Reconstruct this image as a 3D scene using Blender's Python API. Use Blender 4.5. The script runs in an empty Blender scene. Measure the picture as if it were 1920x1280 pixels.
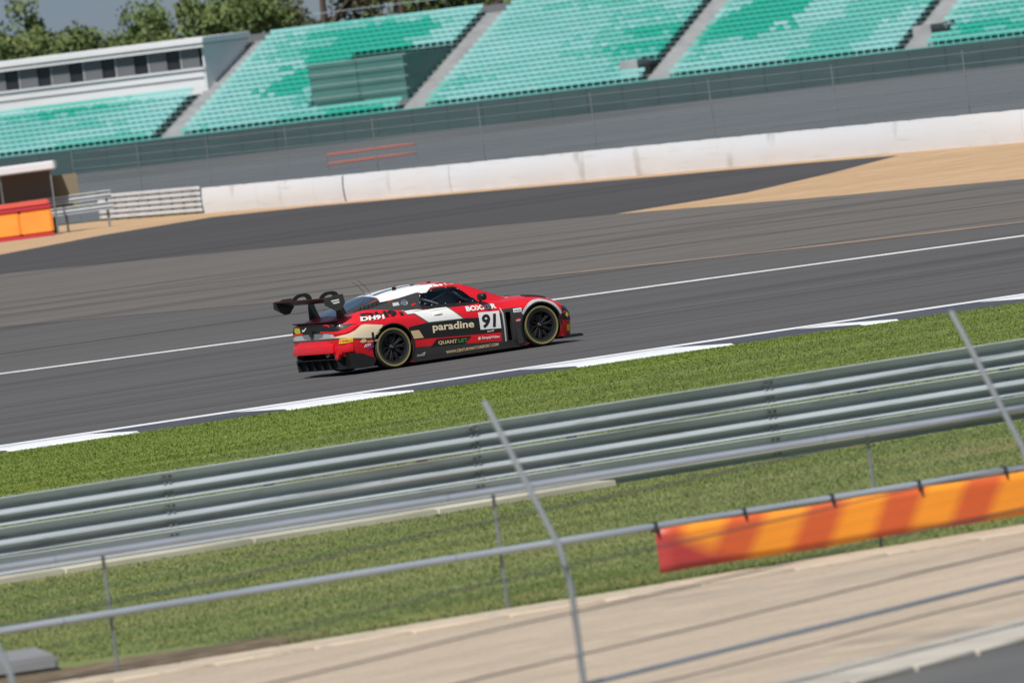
import bpy, bmesh, math, random
import numpy as np
from mathutils import Vector, Matrix
from mathutils.bvhtree import BVHTree
random.seed(7); rng = np.random.default_rng(7)
scene = bpy.context.scene
COL = scene.collection

# ------------------------------------------------------------------ camera
cam_d = bpy.data.cameras.new('camera'); cam = bpy.data.objects.new('camera', cam_d); COL.objects.link(cam)
FW = Vector((0.484555, 0.87416, -0.032409)); RT = Vector((0.865086, -0.484362, -0.130458)); UP = Vector((0.129739, -0.035177, 0.990924))
cam.matrix_world = Matrix(((RT.x, UP.x, -FW.x, 0), (RT.y, UP.y, -FW.y, 0), (RT.z, UP.z, -FW.z, 5.2), (0, 0, 0, 1)))
cam_d.sensor_width = 36; cam_d.lens = 17000 * 36 / 1920
cam_d.clip_start = 1; cam_d.clip_end = 6000
cam_d.dof.use_dof = True; cam_d.dof.focus_distance = 154.5; cam_d.dof.aperture_fstop = 4.0
scene.camera = cam

# ------------------------------------------------------------------ light
SUN_AZ, SUN_EL = math.radians(219), math.radians(55)
sdir = Vector((math.cos(SUN_AZ) * math.cos(SUN_EL), math.sin(SUN_AZ) * math.cos(SUN_EL), math.sin(SUN_EL)))
sun_d = bpy.data.lights.new('sun', 'SUN'); sun = bpy.data.objects.new('sun', sun_d); COL.objects.link(sun)
sun.rotation_euler = sdir.to_track_quat('Z', 'Y').to_euler(); sun.location = (0, 0, 60)
sun_d.energy = 4.9; sun_d.angle = math.radians(0.7); sun_d.color = (1, 0.965, 0.91)
world = bpy.data.worlds.new('World'); scene.world = world; world.use_nodes = True
wt = world.node_tree; wn = wt.nodes; wl = wt.links
sky = wn.new('ShaderNodeTexSky'); sky.sky_type = 'NISHITA'; sky.sun_disc = False
sky.sun_elevation = SUN_EL; sky.sun_rotation = math.atan2(sdir.x, sdir.y); sky.air_density = 1.0; sky.dust_density = 0.6
bg = wn['Background']; bg.inputs[1].default_value = 0.06
tc = wn.new('ShaderNodeTexCoord'); mp = wn.new('ShaderNodeMapping'); mp.inputs['Scale'].default_value = (1, 1, 3.5)
nz = wn.new('ShaderNodeTexNoise'); nz.inputs['Scale'].default_value = 5; nz.inputs['Detail'].default_value = 6
cr = wn.new('ShaderNodeValToRGB'); cr.color_ramp.elements[0].position = .36; cr.color_ramp.elements[1].position = .62
mx = wn.new('ShaderNodeMix'); mx.data_type = 'RGBA'
wl.new(tc.outputs['Generated'], mp.inputs[0]); wl.new(mp.outputs[0], nz.inputs[0]); wl.new(nz.outputs[0], cr.inputs[0])
wl.new(cr.outputs[0], mx.inputs[0]); wl.new(sky.outputs[0], mx.inputs[6])
mx.inputs[7].default_value = (2.3, 3.6, 5.4, 1)          # grey-blue cloud, in the sky's own units
wl.new(mx.outputs[2], bg.inputs[0])
vs = scene.view_settings; vs.view_transform = 'Standard'; vs.look = 'None'; vs.exposure = 0.1; vs.gamma = 1; vs.use_curve_mapping = False

# ------------------------------------------------------------------ materials
def srgb(r, g, b):
    f = lambda c: c / 12.92 if c <= .04045 else ((c + .055) / 1.055) ** 2.4
    return (f(r / 255), f(g / 255), f(b / 255), 1)
def mat(name, col, rough=.6, metal=0, coat=0, spec=.5, noise=None, bump=None):
    """noise: list of (scale xyz, detail, dark colour, light colour, mix) in world metres; bump: (scale xyz, strength, distance)"""
    m = bpy.data.materials.new(name); m.use_nodes = True; nt = m.node_tree; b = nt.nodes['Principled BSDF']
    col = tuple(col) + ((1,) if len(col) == 3 else ())
    b.inputs['Base Color'].default_value = col; b.inputs['Roughness'].default_value = rough; b.inputs['Metallic'].default_value = metal
    b.inputs['Coat Weight'].default_value = coat; b.inputs['Coat Roughness'].default_value = .05; b.inputs['Specular IOR Level'].default_value = spec
    last = None
    if noise or bump: t = nt.nodes.new('ShaderNodeNewGeometry')
    def tex(sc, det):
        p = nt.nodes.new('ShaderNodeMapping'); p.inputs['Scale'].default_value = sc
        n = nt.nodes.new('ShaderNodeTexNoise'); n.inputs['Scale'].default_value = 1; n.inputs['Detail'].default_value = det
        nt.links.new(t.outputs['Position'], p.inputs[0]); nt.links.new(p.outputs[0], n.inputs[0]); return n
    for (sc, det, lo, hi, c2) in noise or []:
        n = tex(sc, det); r = nt.nodes.new('ShaderNodeMapRange'); r.inputs[1].default_value = lo; r.inputs[2].default_value = hi
        x = nt.nodes.new('ShaderNodeMix'); x.data_type = 'RGBA'
        nt.links.new(n.outputs[0], r.inputs[0]); nt.links.new(r.outputs[0], x.inputs[0])
        if last: nt.links.new(last, x.inputs[6])
        else: x.inputs[6].default_value = col
        x.inputs[7].default_value = tuple(c2) + ((1,) if len(c2) == 3 else ()); last = x.outputs[2]
    if last: nt.links.new(last, b.inputs['Base Color'])
    if bump:
        n = tex(bump[0], 4); u = nt.nodes.new('ShaderNodeBump'); u.inputs['Strength'].default_value = bump[1]; u.inputs['Distance'].default_value = bump[2]
        nt.links.new(n.outputs[0], u.inputs['Height']); nt.links.new(u.outputs[0], b.inputs['Normal'])
    return m
M = {}
ST = (.022, 1.1, 1)      # streaks along the track: wear laid down lengthwise by tyres and paver
M['field'] = mat('field_grass', (.05, .085, .018), .9, spec=.2, noise=[((.02, .2, 1), 4, .4, .6, (.075, .105, .025))])
M['grass_a'] = mat('verge_grass', (.122, .166, .032), .85, spec=.15, noise=[((.05, .8, 1), 5, .4, .62, (.18, .212, .058)), ((.03, 1.1, 1), 4, .5, .68, (.085, .132, .02)), ((2.5, 5, 1), 3, .45, .75, (.15, .20, .035)), ((.10, 2.4, 1), 3, .66, .74, (.30, .26, .06))])
M['grass_b'] = mat('inner_grass', (.155, .185, .062), .85, spec=.15, noise=[((.08, .7, 1), 5, .4, .62, (.225, .235, .09)), ((.06, 2, 1), 3, .45, .7, (.12, .17, .045)), ((3, 4, 1), 3, .45, .75, (.17, .20, .065)), ((.18, .5, 1), 3, .63, .72, (.26, .22, .11))])
M['blade_a'] = mat('grass_blade_verge', (.062, .118, .012), .7, spec=.2)
M['blade_b'] = mat('grass_blade_inner', (.10, .135, .034), .7, spec=.2)
M['soil'] = mat('soil', (.16, .115, .07), .95, spec=.1, noise=[((.6, 1.4, 1), 5, .4, .65, (.09, .065, .04)), ((3, 5, 1), 4, .5, .7, (.24, .19, .13))], bump=((6, 6, 6), .6, .03))
def asph(n, c, d, l, tyre=None):
    ns = [((.03, .55, 1), 5, .38, .62, d), (ST, 6, .45, .7, l), ((.012, 3.2, 1), 4, .52, .75, d), ((25, 25, 1), 2, .4, .8, l)]
    if tyre: ns += [((.008, .22, 1), 3, .54, .68, tyre), ((.006, 1.7, 1), 2, .60, .70, tyre)]
    ns += [((.05, 3.5, 1), 3, .66, .74, l), ((.3, .3, 1), 4, .66, .72, d)]
    return mat(n, c, .85, spec=.25, noise=ns, bump=((60, 60, 60), .35, .006))
M['track'] = asph('track_asphalt', (.083, .078, .077), (.072, .068, .068), (.097, .091, .088), (.058, .055, .055))
M['track_far'] = asph('far_track_asphalt', (.090, .083, .079), (.075, .070, .068), (.105, .098, .094), (.062, .06, .061))
M['runoff'] = asph('runoff_asphalt', (.120, .106, .094), (.098, .088, .080), (.142, .126, .110), (.085, .077, .072))
M['dark'] = asph('old_asphalt', (.058, .053, .053), (.048, .044, .045), (.072, .065, .063), (.042, .039, .040))
M['road'] = mat('service_road_asphalt', (.108, .115, .122), .9, spec=.2, noise=[((.02, .08, 1), 4, .4, .65, (.09, .098, .104)), ((.5, .5, 1), 3, .5, .8, (.125, .128, .13))])
M['fgroad'] = mat('foreground_asphalt', (.085, .085, .086), .9, noise=[((.3, .9, 1), 5, .4, .7, (.11, .107, .1))], bump=((40, 40, 40), .5, .008))
M['gravel'] = mat('gravel', (.43, .285, .165), .95, spec=.1, noise=[((.05, .5, 1), 5, .4, .65, (.52, .355, .215)), ((.015, 2.2, 1), 4, .5, .7, (.37, .245, .145)), ((.8, 1.5, 1), 4, .45, .75, (.36, .235, .135)), ((.03, .9, 1), 4, .58, .72, (.32, .215, .13))], bump=((9, 9, 9), .7, .05))
M['seam'] = mat('tan_seam', (.24, .165, .115), .9, noise=[((.15, 1, 1), 4, .4, .65, (.16, .125, .1))])
M['line'] = mat('white_line_paint', (.66, .65, .64), .6, noise=[((.3, 2, 1), 5, .45, .75, (.42, .41, .4)), ((4, 4, 1), 3, .55, .75, (.3, .3, .3))])
M['kerb_white'] = mat('kerb_white', (.74, .74, .75), .5, noise=[((.5, 3, 1), 5, .5, .75, (.5, .5, .5)), ((3, 6, 1), 4, .6, .75, (.3, .3, .3))])
M['kerb_dark'] = mat('kerb_dark', (.055, .052, .06), .55, noise=[((.5, 3, 1), 5, .45, .7, (.085, .08, .085))])
M['apron'] = mat('apron_concrete', (.44, .35, .262), .9, spec=.2, noise=[((.18, .5, 1), 5, .4, .65, (.375, .305, .232)), ((1.2, 2.5, 1), 4, .5, .75, (.49, .395, .30)), ((.4, .4, 1), 3, .62, .7, (.28, .235, .19)), ((14, 14, 1), 2, .55, .75, (.31, .26, .2))], bump=((12, 12, 12), .3, .01))
M['edging'] = mat('edging_concrete', (.50, .405, .30), .85, noise=[((.5, 3, 1), 4, .45, .7, (.40, .33, .25)), ((6, 6, 6), 3, .55, .75, (.33, .27, .21))])
M['gutter'] = mat('gutter_concrete', (.42, .385, .33), .9, noise=[((1, 1, 1), 4, .45, .7, (.31, .28, .24))])
M['footing'] = mat('cream_footing', (.45, .42, .33), .9, noise=[((.8, 2, 2), 4, .45, .7, (.33, .31, .24))])
M['galv'] = mat('galvanised_steel', (.42, .46, .485), .38, .12, noise=[((.5, 3, 3), 4, .4, .7, (.34, .375, .395)), ((2, 9, 9), 4, .62, .76, (.22, .23, .225)), ((.25, 6, 6), 3, .62, .76, (.26, .225, .18))])
M['galv_post'] = mat('weathered_post_steel', (.20, .22, .225), .6, .3, noise=[((3, 3, 1), 4, .45, .7, (.13, .14, .14))])
M['pipe'] = mat('pipe_steel', (.42, .46, .52), .38, .4, noise=[((.6, 4, 4), 4, .45, .7, (.33, .37, .42))])
M['cable'] = mat('steel_cable', (.11, .11, .105), .6, .3)
M['mesh'] = mat('mesh_wire', (.28, .30, .31), .5, .4)
M['whitebelt'] = mat('white_belting', (.80, .83, .875), .5, noise=[((.2, .2, 1.6), 5, .42, .7, (.80, .802, .815)), ((.3, .3, 6), 4, .6, .78, (.68, .68, .69)), ((.5, .5, .35), 3, .64, .74, (.60, .59, .57))])
M['whiterail'] = mat('white_rail_paint', (.74, .74, .75), .45, noise=[((1, 1, 2), 4, .5, .75, (.55, .55, .55))])
M['rubber'] = mat('old_tyre_rubber', (.03, .03, .032), .8)
M['teal0'] = mat('seat_teal_faded', (.27, .56, .54), .4, noise=[((.12, .12, .6), 4, .4, .68, (.19, .50, .46)), ((.4, .4, 1), 3, .55, .8, (.34, .58, .57))])
M['teal1'] = mat('seat_teal', (.15, .49, .43), .45, noise=[((.12, .12, .6), 4, .4, .68, (.11, .46, .40))])
M['teal2'] = mat('seat_green', (.03, .40, .30), .45, noise=[((.15, .15, .6), 4, .4, .7, (.025, .41, .31))])
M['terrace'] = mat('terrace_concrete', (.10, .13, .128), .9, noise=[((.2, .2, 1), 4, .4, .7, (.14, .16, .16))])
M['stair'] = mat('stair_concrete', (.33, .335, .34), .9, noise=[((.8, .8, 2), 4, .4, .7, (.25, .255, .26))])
M['dgreen'] = mat('dark_green_cladding', (.042, .075, .077), .65, noise=[((.06, .06, 1.5), 5, .4, .65, (.034, .062, .066)), ((.3, .3, 4), 4, .55, .75, (.055, .09, .092))])
M['vom'] = mat('stair_well_panel', (.065, .175, .155), .6, noise=[((.3, .3, 1), 4, .4, .7, (.05, .14, .125))])
M['black'] = mat('matt_black', (.012, .012, .013), .6)
M['hole'] = mat('dark_interior', (.008, .009, .01), .9)
M['suite'] = mat('suite_white', (.66, .655, .665), .6, noise=[((.15, .15, 1), 4, .4, .7, (.58, .575, .585))])
M['panel'] = mat('suite_grey_panel', (.135, .138, .15), .35)
M['glassd'] = mat('dark_window_glass', (.025, .026, .032), .12)
M['retw'] = mat('retaining_concrete', (.13, .137, .143), .9, noise=[((.05, .05, .6), 4, .4, .65, (.108, .116, .122))])
M['orange'] = mat('orange_foam', (.93, .31, .04), .6, noise=[((1, 1, 1), 3, .4, .7, (.86, .27, .04))])
M['redtrim'] = mat('red_trim', (.50, .03, .06), .6)
M['redrail'] = mat('red_barrier_paint', (.42, .075, .03), .5)
M['khaki'] = mat('khaki_board', (.20, .165, .11), .8)
M['greyw'] = mat('grey_shed_wall', (.12, .11, .105), .8)
M['bark'] = mat('bark', (.09, .065, .045), .95)
M['leaf0'] = mat('leaf_mid', (.10, .145, .045), .7, spec=.2, noise=[((.5, .5, .5), 3, .35, .65, (.15, .185, .065))])
M['leaf1'] = mat('leaf_olive', (.105, .115, .045), .7, spec=.2, noise=[((.5, .5, .5), 3, .35, .65, (.075, .09, .032))])
M['slab'] = mat('grey_slab', (.22, .22, .225), .9, noise=[((1, 1, 1), 4, .4, .7, (.16, .16, .165))])
# banner: printed slanting stripes, flat print on the vinyl
m = M['banner'] = bpy.data.materials.new('orange_striped_banner'); m.use_nodes = True; nt = m.node_tree; b = nt.nodes['Principled BSDF']; b.inputs['Roughness'].default_value = .5
t = nt.nodes.new('ShaderNodeTexCoord'); sp = nt.nodes.new('ShaderNodeSeparateXYZ'); nt.links.new(t.outputs['Object'], sp.inputs[0])
def mth(nt, op, a, b_=None, c_=None):
    n = nt.nodes.new('ShaderNodeMath'); n.operation = op
    for i, v in enumerate((a, b_, c_)):
        if v is None: continue
        if isinstance(v, (int, float)): n.inputs[i].default_value = v
        else: nt.links.new(v, n.inputs[i])
    return n.outputs[0]
ph = mth(nt, 'MULTIPLY_ADD', sp.outputs[2], -.62, sp.outputs[0])
sn = mth(nt, 'SINE', mth(nt, 'MULTIPLY', ph, 2 * math.pi / .87))
rp = nt.nodes.new('ShaderNodeValToRGB'); e = rp.color_ramp.elements; e[0].position = .22; e[0].color = (.62, .105, .02, 1); e[1].position = .74; e[1].color = (.85, .29, .014, 1)
nt.links.new(mth(nt, 'MULTIPLY_ADD', sn, .5, .5), rp.inputs[0])
r2 = nt.nodes.new('ShaderNodeValToRGB'); e = r2.color_ramp.elements; e[0].position = .42; e[0].color = (1, 1, 1, 1); e[1].position = .60; e[1].color = (0, 0, 0, 1)   # dark red patch printed at the left end, low
nt.links.new(mth(nt, 'MULTIPLY_ADD', sp.outputs[2], .9, mth(nt, 'MULTIPLY', sp.outputs[0], .5)), r2.inputs[0])
x2 = nt.nodes.new('ShaderNodeMix'); x2.data_type = 'RGBA'; nt.links.new(r2.outputs[0], x2.inputs[0]); nt.links.new(rp.outputs[0], x2.inputs[6]); x2.inputs[7].default_value = (.40, .035, .03, 1)
nt.links.new(x2.outputs[2], b.inputs['Base Color'])
# car
M['red'] = mat('car_red', (.60, .008, .016), .4, coat=.35, spec=.35)
M['cblack'] = mat('car_black', (.012, .0115, .011), .45, coat=.12, spec=.35)
M['cgrey'] = mat('carbon_grey', (.034, .032, .031), .45, coat=.1, spec=.4)
M['cwhite'] = mat('car_white', (.72, .70, .67), .35, coat=.4)
M['csilver'] = mat('car_silver', (.50, .50, .49), .35, .2, coat=.3)
M['cream'] = mat('car_cream', (.68, .56, .38), .35, coat=.4)
M['gold'] = mat('car_gold', (.58, .42, .22), .4, coat=.2)
M['navy'] = mat('car_navy', (.035, .06, .15), .35, coat=.4)
M['edge'] = mat('livery_outline', (.05, .085, .075), .4)
M['greenp'] = mat('livery_green', (.05, .25, .03), .4)
M['yellow'] = mat('label_yellow', (.85, .50, .02), .4)
M['lime'] = mat('badge_lime', (.36, .44, .02), .4)
M['tail'] = mat('tail_light_red', (.70, .01, .02), .15, coat=.6)
M['tyre'] = mat('slick_tyre', (.022, .022, .024), .55)
M['ring'] = mat('tyre_yellow_band', (.215, .185, .04), .65)
M['rim'] = mat('black_rim', (.011, .011, .013), .5, .2, spec=.35)
M['disc'] = mat('brake_disc', (.09, .08, .075), .45, .7)
M['chrome'] = mat('bright_metal', (.6, .6, .6), .25, .9)
M['cage'] = mat('roll_cage_grey', (.30, .32, .34), .5)
M['rglass'] = mat('rear_glass', (.02, .03, .05), .06, coat=.6, spec=.9)
m = M['glass'] = bpy.data.materials.new('side_glass'); m.use_nodes = True; nt = m.node_tree; nt.nodes.remove(nt.nodes['Principled BSDF'])
g = nt.nodes.new('ShaderNodeBsdfGlossy'); g.inputs['Roughness'].default_value = .05; tr = nt.nodes.new('ShaderNodeBsdfTransparent'); tr.inputs[0].default_value = (.78, .80, .84, 1)
fr = nt.nodes.new('ShaderNodeFresnel'); fr.inputs[0].default_value = 1.5; ms = nt.nodes.new('ShaderNodeMixShader')
nt.links.new(fr.outputs[0], ms.inputs[0]); nt.links.new(tr.outputs[0], ms.inputs[1]); nt.links.new(g.outputs[0], ms.inputs[2]); nt.links.new(ms.outputs[0], nt.nodes['Material Output'].inputs[0])

# ------------------------------------------------------------------ helpers
def obj(name, me, m=None, parent=None, smooth=None, **props):
    o = bpy.data.objects.new(name, me); COL.objects.link(o)
    if m is not None and len(me.materials) == 0:
        for q in (m if isinstance(m, (list, tuple)) else [m]): me.materials.append(q)
    if parent: o.parent = parent
    if smooth is not None and len(me.polygons):
        me.polygons.foreach_set('use_smooth', [True] * len(me.polygons)); me.set_sharp_from_angle(angle=math.radians(smooth))
    for k, v in props.items(): o[k] = v
    return o
def mesh(name, v, f):
    me = bpy.data.meshes.new(name); me.from_pydata([tuple(map(float, p)) for p in v], [], f); me.update(); return me
def thing(name, label, cat, loc=(0, 0, 0), rz=0, group=None):
    o = bpy.data.objects.new(name, None); COL.objects.link(o); o.location = loc; o.rotation_euler.z = rz
    o['label'] = label; o['category'] = cat
    if group: o['group'] = group
    o.empty_display_size = .2
    return o
def dup(root, loc, rz, label, scale=None):
    r = root.copy(); COL.objects.link(r); r.location = loc; r.rotation_euler.z = rz; r['label'] = label
    if scale: r.scale = scale
    for ch in list(root.children):
        c = ch.copy(); COL.objects.link(c); c.parent = r
        for g_ in ch.children:
            d = g_.copy(); COL.objects.link(d); d.parent = c
    return r
class MB:
    def __init__(s): s.v = []; s.f = []; s.mi = []
    def box(s, x0, x1, y0, y1, z0, z1, mi=0):
        n = len(s.v); s.v += [(x0, y0, z0), (x1, y0, z0), (x1, y1, z0), (x0, y1, z0), (x0, y0, z1), (x1, y0, z1), (x1, y1, z1), (x0, y1, z1)]
        s.f += [tuple(n + i for i in q) for q in ((0, 3, 2, 1), (4, 5, 6, 7), (0, 1, 5, 4), (1, 2, 6, 5), (2, 3, 7, 6), (3, 0, 4, 7))]; s.mi += [mi] * 6
        return s
    def tube(s, pts, r, n=8, cap=True, mi=0):
        pts = [Vector(p) for p in pts]; base = len(s.v); rs = r if isinstance(r, (list, tuple)) else [r] * len(pts)
        for i, p in enumerate(pts):
            d = (pts[min(i + 1, len(pts) - 1)] - pts[max(i - 1, 0)]).normalized()
            a = d.cross(Vector((0, 0, 1)) if abs(d.z) < .9 else Vector((0, 1, 0))).normalized(); c = d.cross(a)
            for k in range(n):
                t_ = 2 * math.pi * k / n; s.v.append(tuple(p + (a * math.cos(t_) + c * math.sin(t_)) * rs[i]))
        for i in range(len(pts) - 1):
            for k in range(n):
                s.f.append((base + i * n + k, base + i * n + (k + 1) % n, base + (i + 1) * n + (k + 1) % n, base + (i + 1) * n + k)); s.mi.append(mi)
        if cap:
            s.f.append(tuple(base + k for k in reversed(range(n)))); s.f.append(tuple(base + (len(pts) - 1) * n + k for k in range(n))); s.mi += [mi, mi]
        return s
    def prism(s, poly, a0, a1, axis='y', mi=0):
        """polygon in the other two axes, extruded along axis from a0 to a1"""
        n = len(s.v); k = len(poly)
        def P(p, a): return {'y': (p[0], a, p[1]), 'x': (a, p[0], p[1]), 'z': (p[0], p[1], a)}[axis]
        s.v += [P(p, a0) for p in poly] + [P(p, a1) for p in poly]
        s.f += [tuple(n + i for i in range(k)), tuple(n + k + i for i in reversed(range(k)))] + [(n + i, n + k + i, n + k + (i + 1) % k, n + (i + 1) % k) for i in range(k)]
        s.mi += [mi] * (k + 2); return s
    def lathe(s, prof, n=40, axis='y', c=(0, 0, 0), mi=0, close=True):
        """prof: (axial, radius)"""
        b_ = len(s.v); k = len(prof)
        for i in range(n):
            t_ = 2 * math.pi * i / n
            for (a, r) in prof:
                p = (r * math.cos(t_), a, r * math.sin(t_)) if axis == 'y' else (r * math.cos(t_), r * math.sin(t_), a)
                s.v.append((p[0] + c[0], p[1] + c[1], p[2] + c[2]))
        for i in range(n):
            for j in range(k if close else k - 1):
                j2 = (j + 1) % k; i2 = (i + 1) % n
                s.f.append((b_ + i * k + j, b_ + i * k + j2, b_ + i2 * k + j2, b_ + i2 * k + j)); s.mi.append(mi)
        return s
    def me(s, name):
        m_ = mesh(name, s.v, s.f)
        if any(s.mi): m_.polygons.foreach_set('material_index', s.mi)
        bm = bmesh.new(); bm.from_mesh(m_); bmesh.ops.recalc_face_normals(bm, faces=bm.faces); bm.to_mesh(m_); bm.free()
        return m_
    def build(s, name, m, parent=None, smooth=None, **pr): return obj(name, s.me(name), m, parent, smooth, **pr)
def bevel(me, w, seg=2):
    bm = bmesh.new(); bm.from_mesh(me); bmesh.ops.bevel(bm, geom=list(bm.edges), offset=w, segments=seg, affect='EDGES', clamp_overlap=True); bm.to_mesh(me); bm.free(); return me
def sheet(name, poly, z, m, **pr):
    me = mesh(name, [(x, y, z) for x, y in poly], [tuple(range(len(poly)))])
    bm = bmesh.new(); bm.from_mesh(me); bmesh.ops.triangulate(bm, faces=bm.faces); bmesh.ops.recalc_face_normals(bm, faces=bm.faces)
    if bm.faces and sum(f.normal.z for f in bm.faces) < 0: bmesh.ops.reverse_faces(bm, faces=bm.faces)
    bm.to_mesh(me); bm.free()
    pr.setdefault('kind', 'structure'); return obj(name, me, m, **pr)

# ------------------------------------------------------------------ ground, all in metres; x runs along the track, y across it
def ext(pl, a, b_):
    """lengthen a polyline at both ends by a and b metres"""
    p = [Vector(q) for q in pl]; p[0:0] = [p[0] + (p[0] - p[1]).normalized() * a]; p.append(p[-1] + (p[-1] - p[-2]).normalized() * b_)
    return [(q.x, q.y) for q in p]
sheet('ground', [(-1500, -600), (2500, -600), (2500, 3000), (-1500, 3000)], -.03, M['field'])
kA = [(20, 129.6), (57.5, 128.85), (69, 127.95), (80, 127.0), (120, 125.2)]        # track side edge of the kerb
kB = [(20, 127.2), (57.5, 126.5), (69, 125.5), (80, 124.1), (120, 121.6)]
white = [(20, 193), (74.1, 166.1), (84.2, 161.1), (89.4, 158.9), (98.3, 155.5), (135, 142.5)]
seam = [(60, 250), (96.4, 202), (97.2, 186), (98.6, 176.4), (101.1, 169), (103.9, 164.4), (107.3, 159.2), (125, 145)]
rund = [(128, 300), (128.3, 264), (128.7, 241.7), (128.9, 225.5), (127, 211.4), (126.3, 199.5), (125.8, 186.3), (126, 160)]
dtop = [(118, 275), (131.8, 286), (145.6, 300.4), (155.9, 312.1), (163.6, 318), (164.0, 310.2), (160.6, 289.7), (157.4, 271.4), (156.1, 261.2), (154, 250.6)]
dgrav = [(154, 250.6), (144.3, 238.8), (135.2, 228.7), (128.9, 225.5)]
wallp = [(174.2, 350), (169.7, 330.4), (165.9, 311.4), (163.1, 293), (160.2, 275.3), (157.4, 259.3), (154.6, 244), (152.6, 229), (149.5, 208)]
sheet('grass_verge', [(10, 91.3), (130, 93.2)] + kB[::-1], -.012, M['grass_a'])
sheet('inner_grass', [(10, 73.6), (75, 72.9), (130, 93.2), (10, 91.3)], -.008, M['grass_b'])
sheet('track', kA + white[::-1], .0, M['track'])
sheet('far_track', white + seam[::-1], .004, M['track_far'])
sheet('runoff', seam[:-1] + [(126, 160)] + rund[::-1][1:] + [(60, 330)], .008, M['runoff'])
sheet('old_asphalt', dtop + dgrav[1:] + rund[1:3][::-1] + [(118, 266)], .012, M['dark'])
sheet('gravel_trap', [(90, 270), (118, 262)] + [(170, 372), (120, 372)], .006, M['gravel'])
sheet('gravel_strip', [(118, 275), (131.8, 286), (145.6, 300.4), (155.9, 312.1), (163.6, 318), (164.0, 310.2), (160.6, 289.7), (157.4, 271.4), (156.1, 261.2), (154, 250.6), (144.3, 238.8), (135.2, 228.7), (128.9, 225.5), (127, 211.4), (126.3, 199.5), (125.8, 186.3), (126, 160), (150, 160)] + wallp[::-1] + [(165, 372), (110, 350)], .0085, M['gravel'])
sheet('service_road', [(x + 1.2, y) for x, y in wallp] + [(160, 150), (420, 150), (420, 560), (250, 640), (200, 640), (176, 400)], .003, M['road'])
def band(name, line, w0, w1, z, m_, **pr):
    """strip on the ground beside a polyline, from w0 to w1 metres across it (y direction)"""
    return sheet(name, [(x, y + w0) for x, y in line] + [(x, y + w1) for x, y in line[::-1]], z, m_, **pr)
band('white_line', white, -.3, .75, .0085, M['line'])
band('seam_line', [p for p in seam[1:]], -1.3, 1.2, .0125, M['seam'])
# kerb with separate blocks
ke = bpy.data.objects.new('kerb', None); COL.objects.link(ke); ke['kind'] = 'structure'
def lerpl(pl, x):
    return float(np.interp(x, [p[0] for p in pl], [p[1] for p in pl]))
cuts = [38, 41, 43.5, 46, 48.6, 51.4, 54.3, 57.2, 60.9, 63.1, 65.6, 67.8, 70.6, 73.3, 75.55, 76.2, 78.9, 81.6, 84.2, 87, 90]
for i in range(len(cuts) - 1):
    x0, x1 = cuts[i] + .008, cuts[i + 1] - .008
    v = []
    for x in (x0, x1):
        a, b_ = lerpl(kA, x) - .42, lerpl(kB, x)
        v += [(x, a, -.02), (x, a, .012), (x, a - (a - b_) * .5, .012), (x, b_ + .1, .014), (x, b_, -.02)]
    f = [(j, j + 1, j + 6, j + 5) for j in range(4)] + [(0, 5, 9, 4), (0, 4, 3, 2, 1), (5, 6, 7, 8, 9)]
    obj('kerb_block', mesh('kerb_block', v, f), M['kerb_white'] if i % 2 == 0 else M['kerb_dark'], ke, 30)
band('track_edge_line', kA, -.62, .08, .018, M['kerb_white'])
def skid(name, pts, w, z):
    P = crv(pts, 14); return band(name, P, -w, w, z, M['skid'])
def crv(pts, n):
    t_ = np.linspace(0, 1, len(pts)); q = np.linspace(0, 1, n * (len(pts) - 1)); co = [np.polyfit(t_, [p[k] for p in pts], min(3, len(pts) - 1)) for k in (0, 1)]
    return [(float(np.polyval(co[0], a)), float(np.polyval(co[1], a))) for a in q]
M['skid'] = mat('rubber_mark', (.068, .064, .062), .85, spec=.25, noise=[((.1, 2.5, 1), 4, .38, .58, (.088, .083, .080))])
for i, (pts, w) in enumerate([([(60, 141), (80, 139.5), (100, 140.5), (125, 139)], .22), ([(58, 145.5), (80, 144.8), (110, 142)], .16), ([(60, 133), (85, 131.2), (120, 130.2)], .3),
                              ([(84, 178), (100, 171.5), (118, 158)], .22), ([(98, 215), (112, 198), (124, 176)], .35), ([(92, 232), (110, 212), (124, 194)], .3), ([(99, 191), (110, 183), (122, 168)], .28), ([(104, 228), (114, 219), (125, 206)], .3)]):
    skid('tyre_mark', pts, w * 2.4, .003 if i < 3 else .0105)
# apron in front, its edging, gutter and the road nearest the camera
ap0 = [(28.5, 57.05), (30.64, 58.21), (36, 61.04), (39.12, 62.7), (43, 64.75), (60, 73.0)]
sheet('apron', [(20, 73.95), (33.8, 73.95), (42, 73.75), (52, 73.2), (60, 73.0)] + ap0[::-1][1:] + [(14, 49.4)], .0, M['apron'])
sheet('foreground_road', [(14, 49.0), (28.5, 55.8), (35.69, 59.73), (38.09, 61.04), (42, 63.18), (62, 73), (75, 72.5), (75, 20), (-10, 20)], -.004, M['fgroad'])
eg = bpy.data.objects.new('apron_edging', None); COL.objects.link(eg); eg['kind'] = 'structure'
for i in range(34):
    x0 = 24 + i * 1.0; y = 73.9 - (x0 - 34) * .045
    o = obj('edging_stone', bevel(MB().box(0, .992, -.85, 0, -.06, .03 + random.uniform(-.004, .004)).me('edging_stone'), .02, 1), M['edging'], eg, 40)
    o.location = (x0, y, 0); o.rotation_euler.z = -.045 + random.uniform(-.006, .006)
gt = bpy.data.objects.new('gutter', None); COL.objects.link(gt); gt['kind'] = 'structure'
dv = Vector((3.12, 1.63)).normalized()
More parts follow.
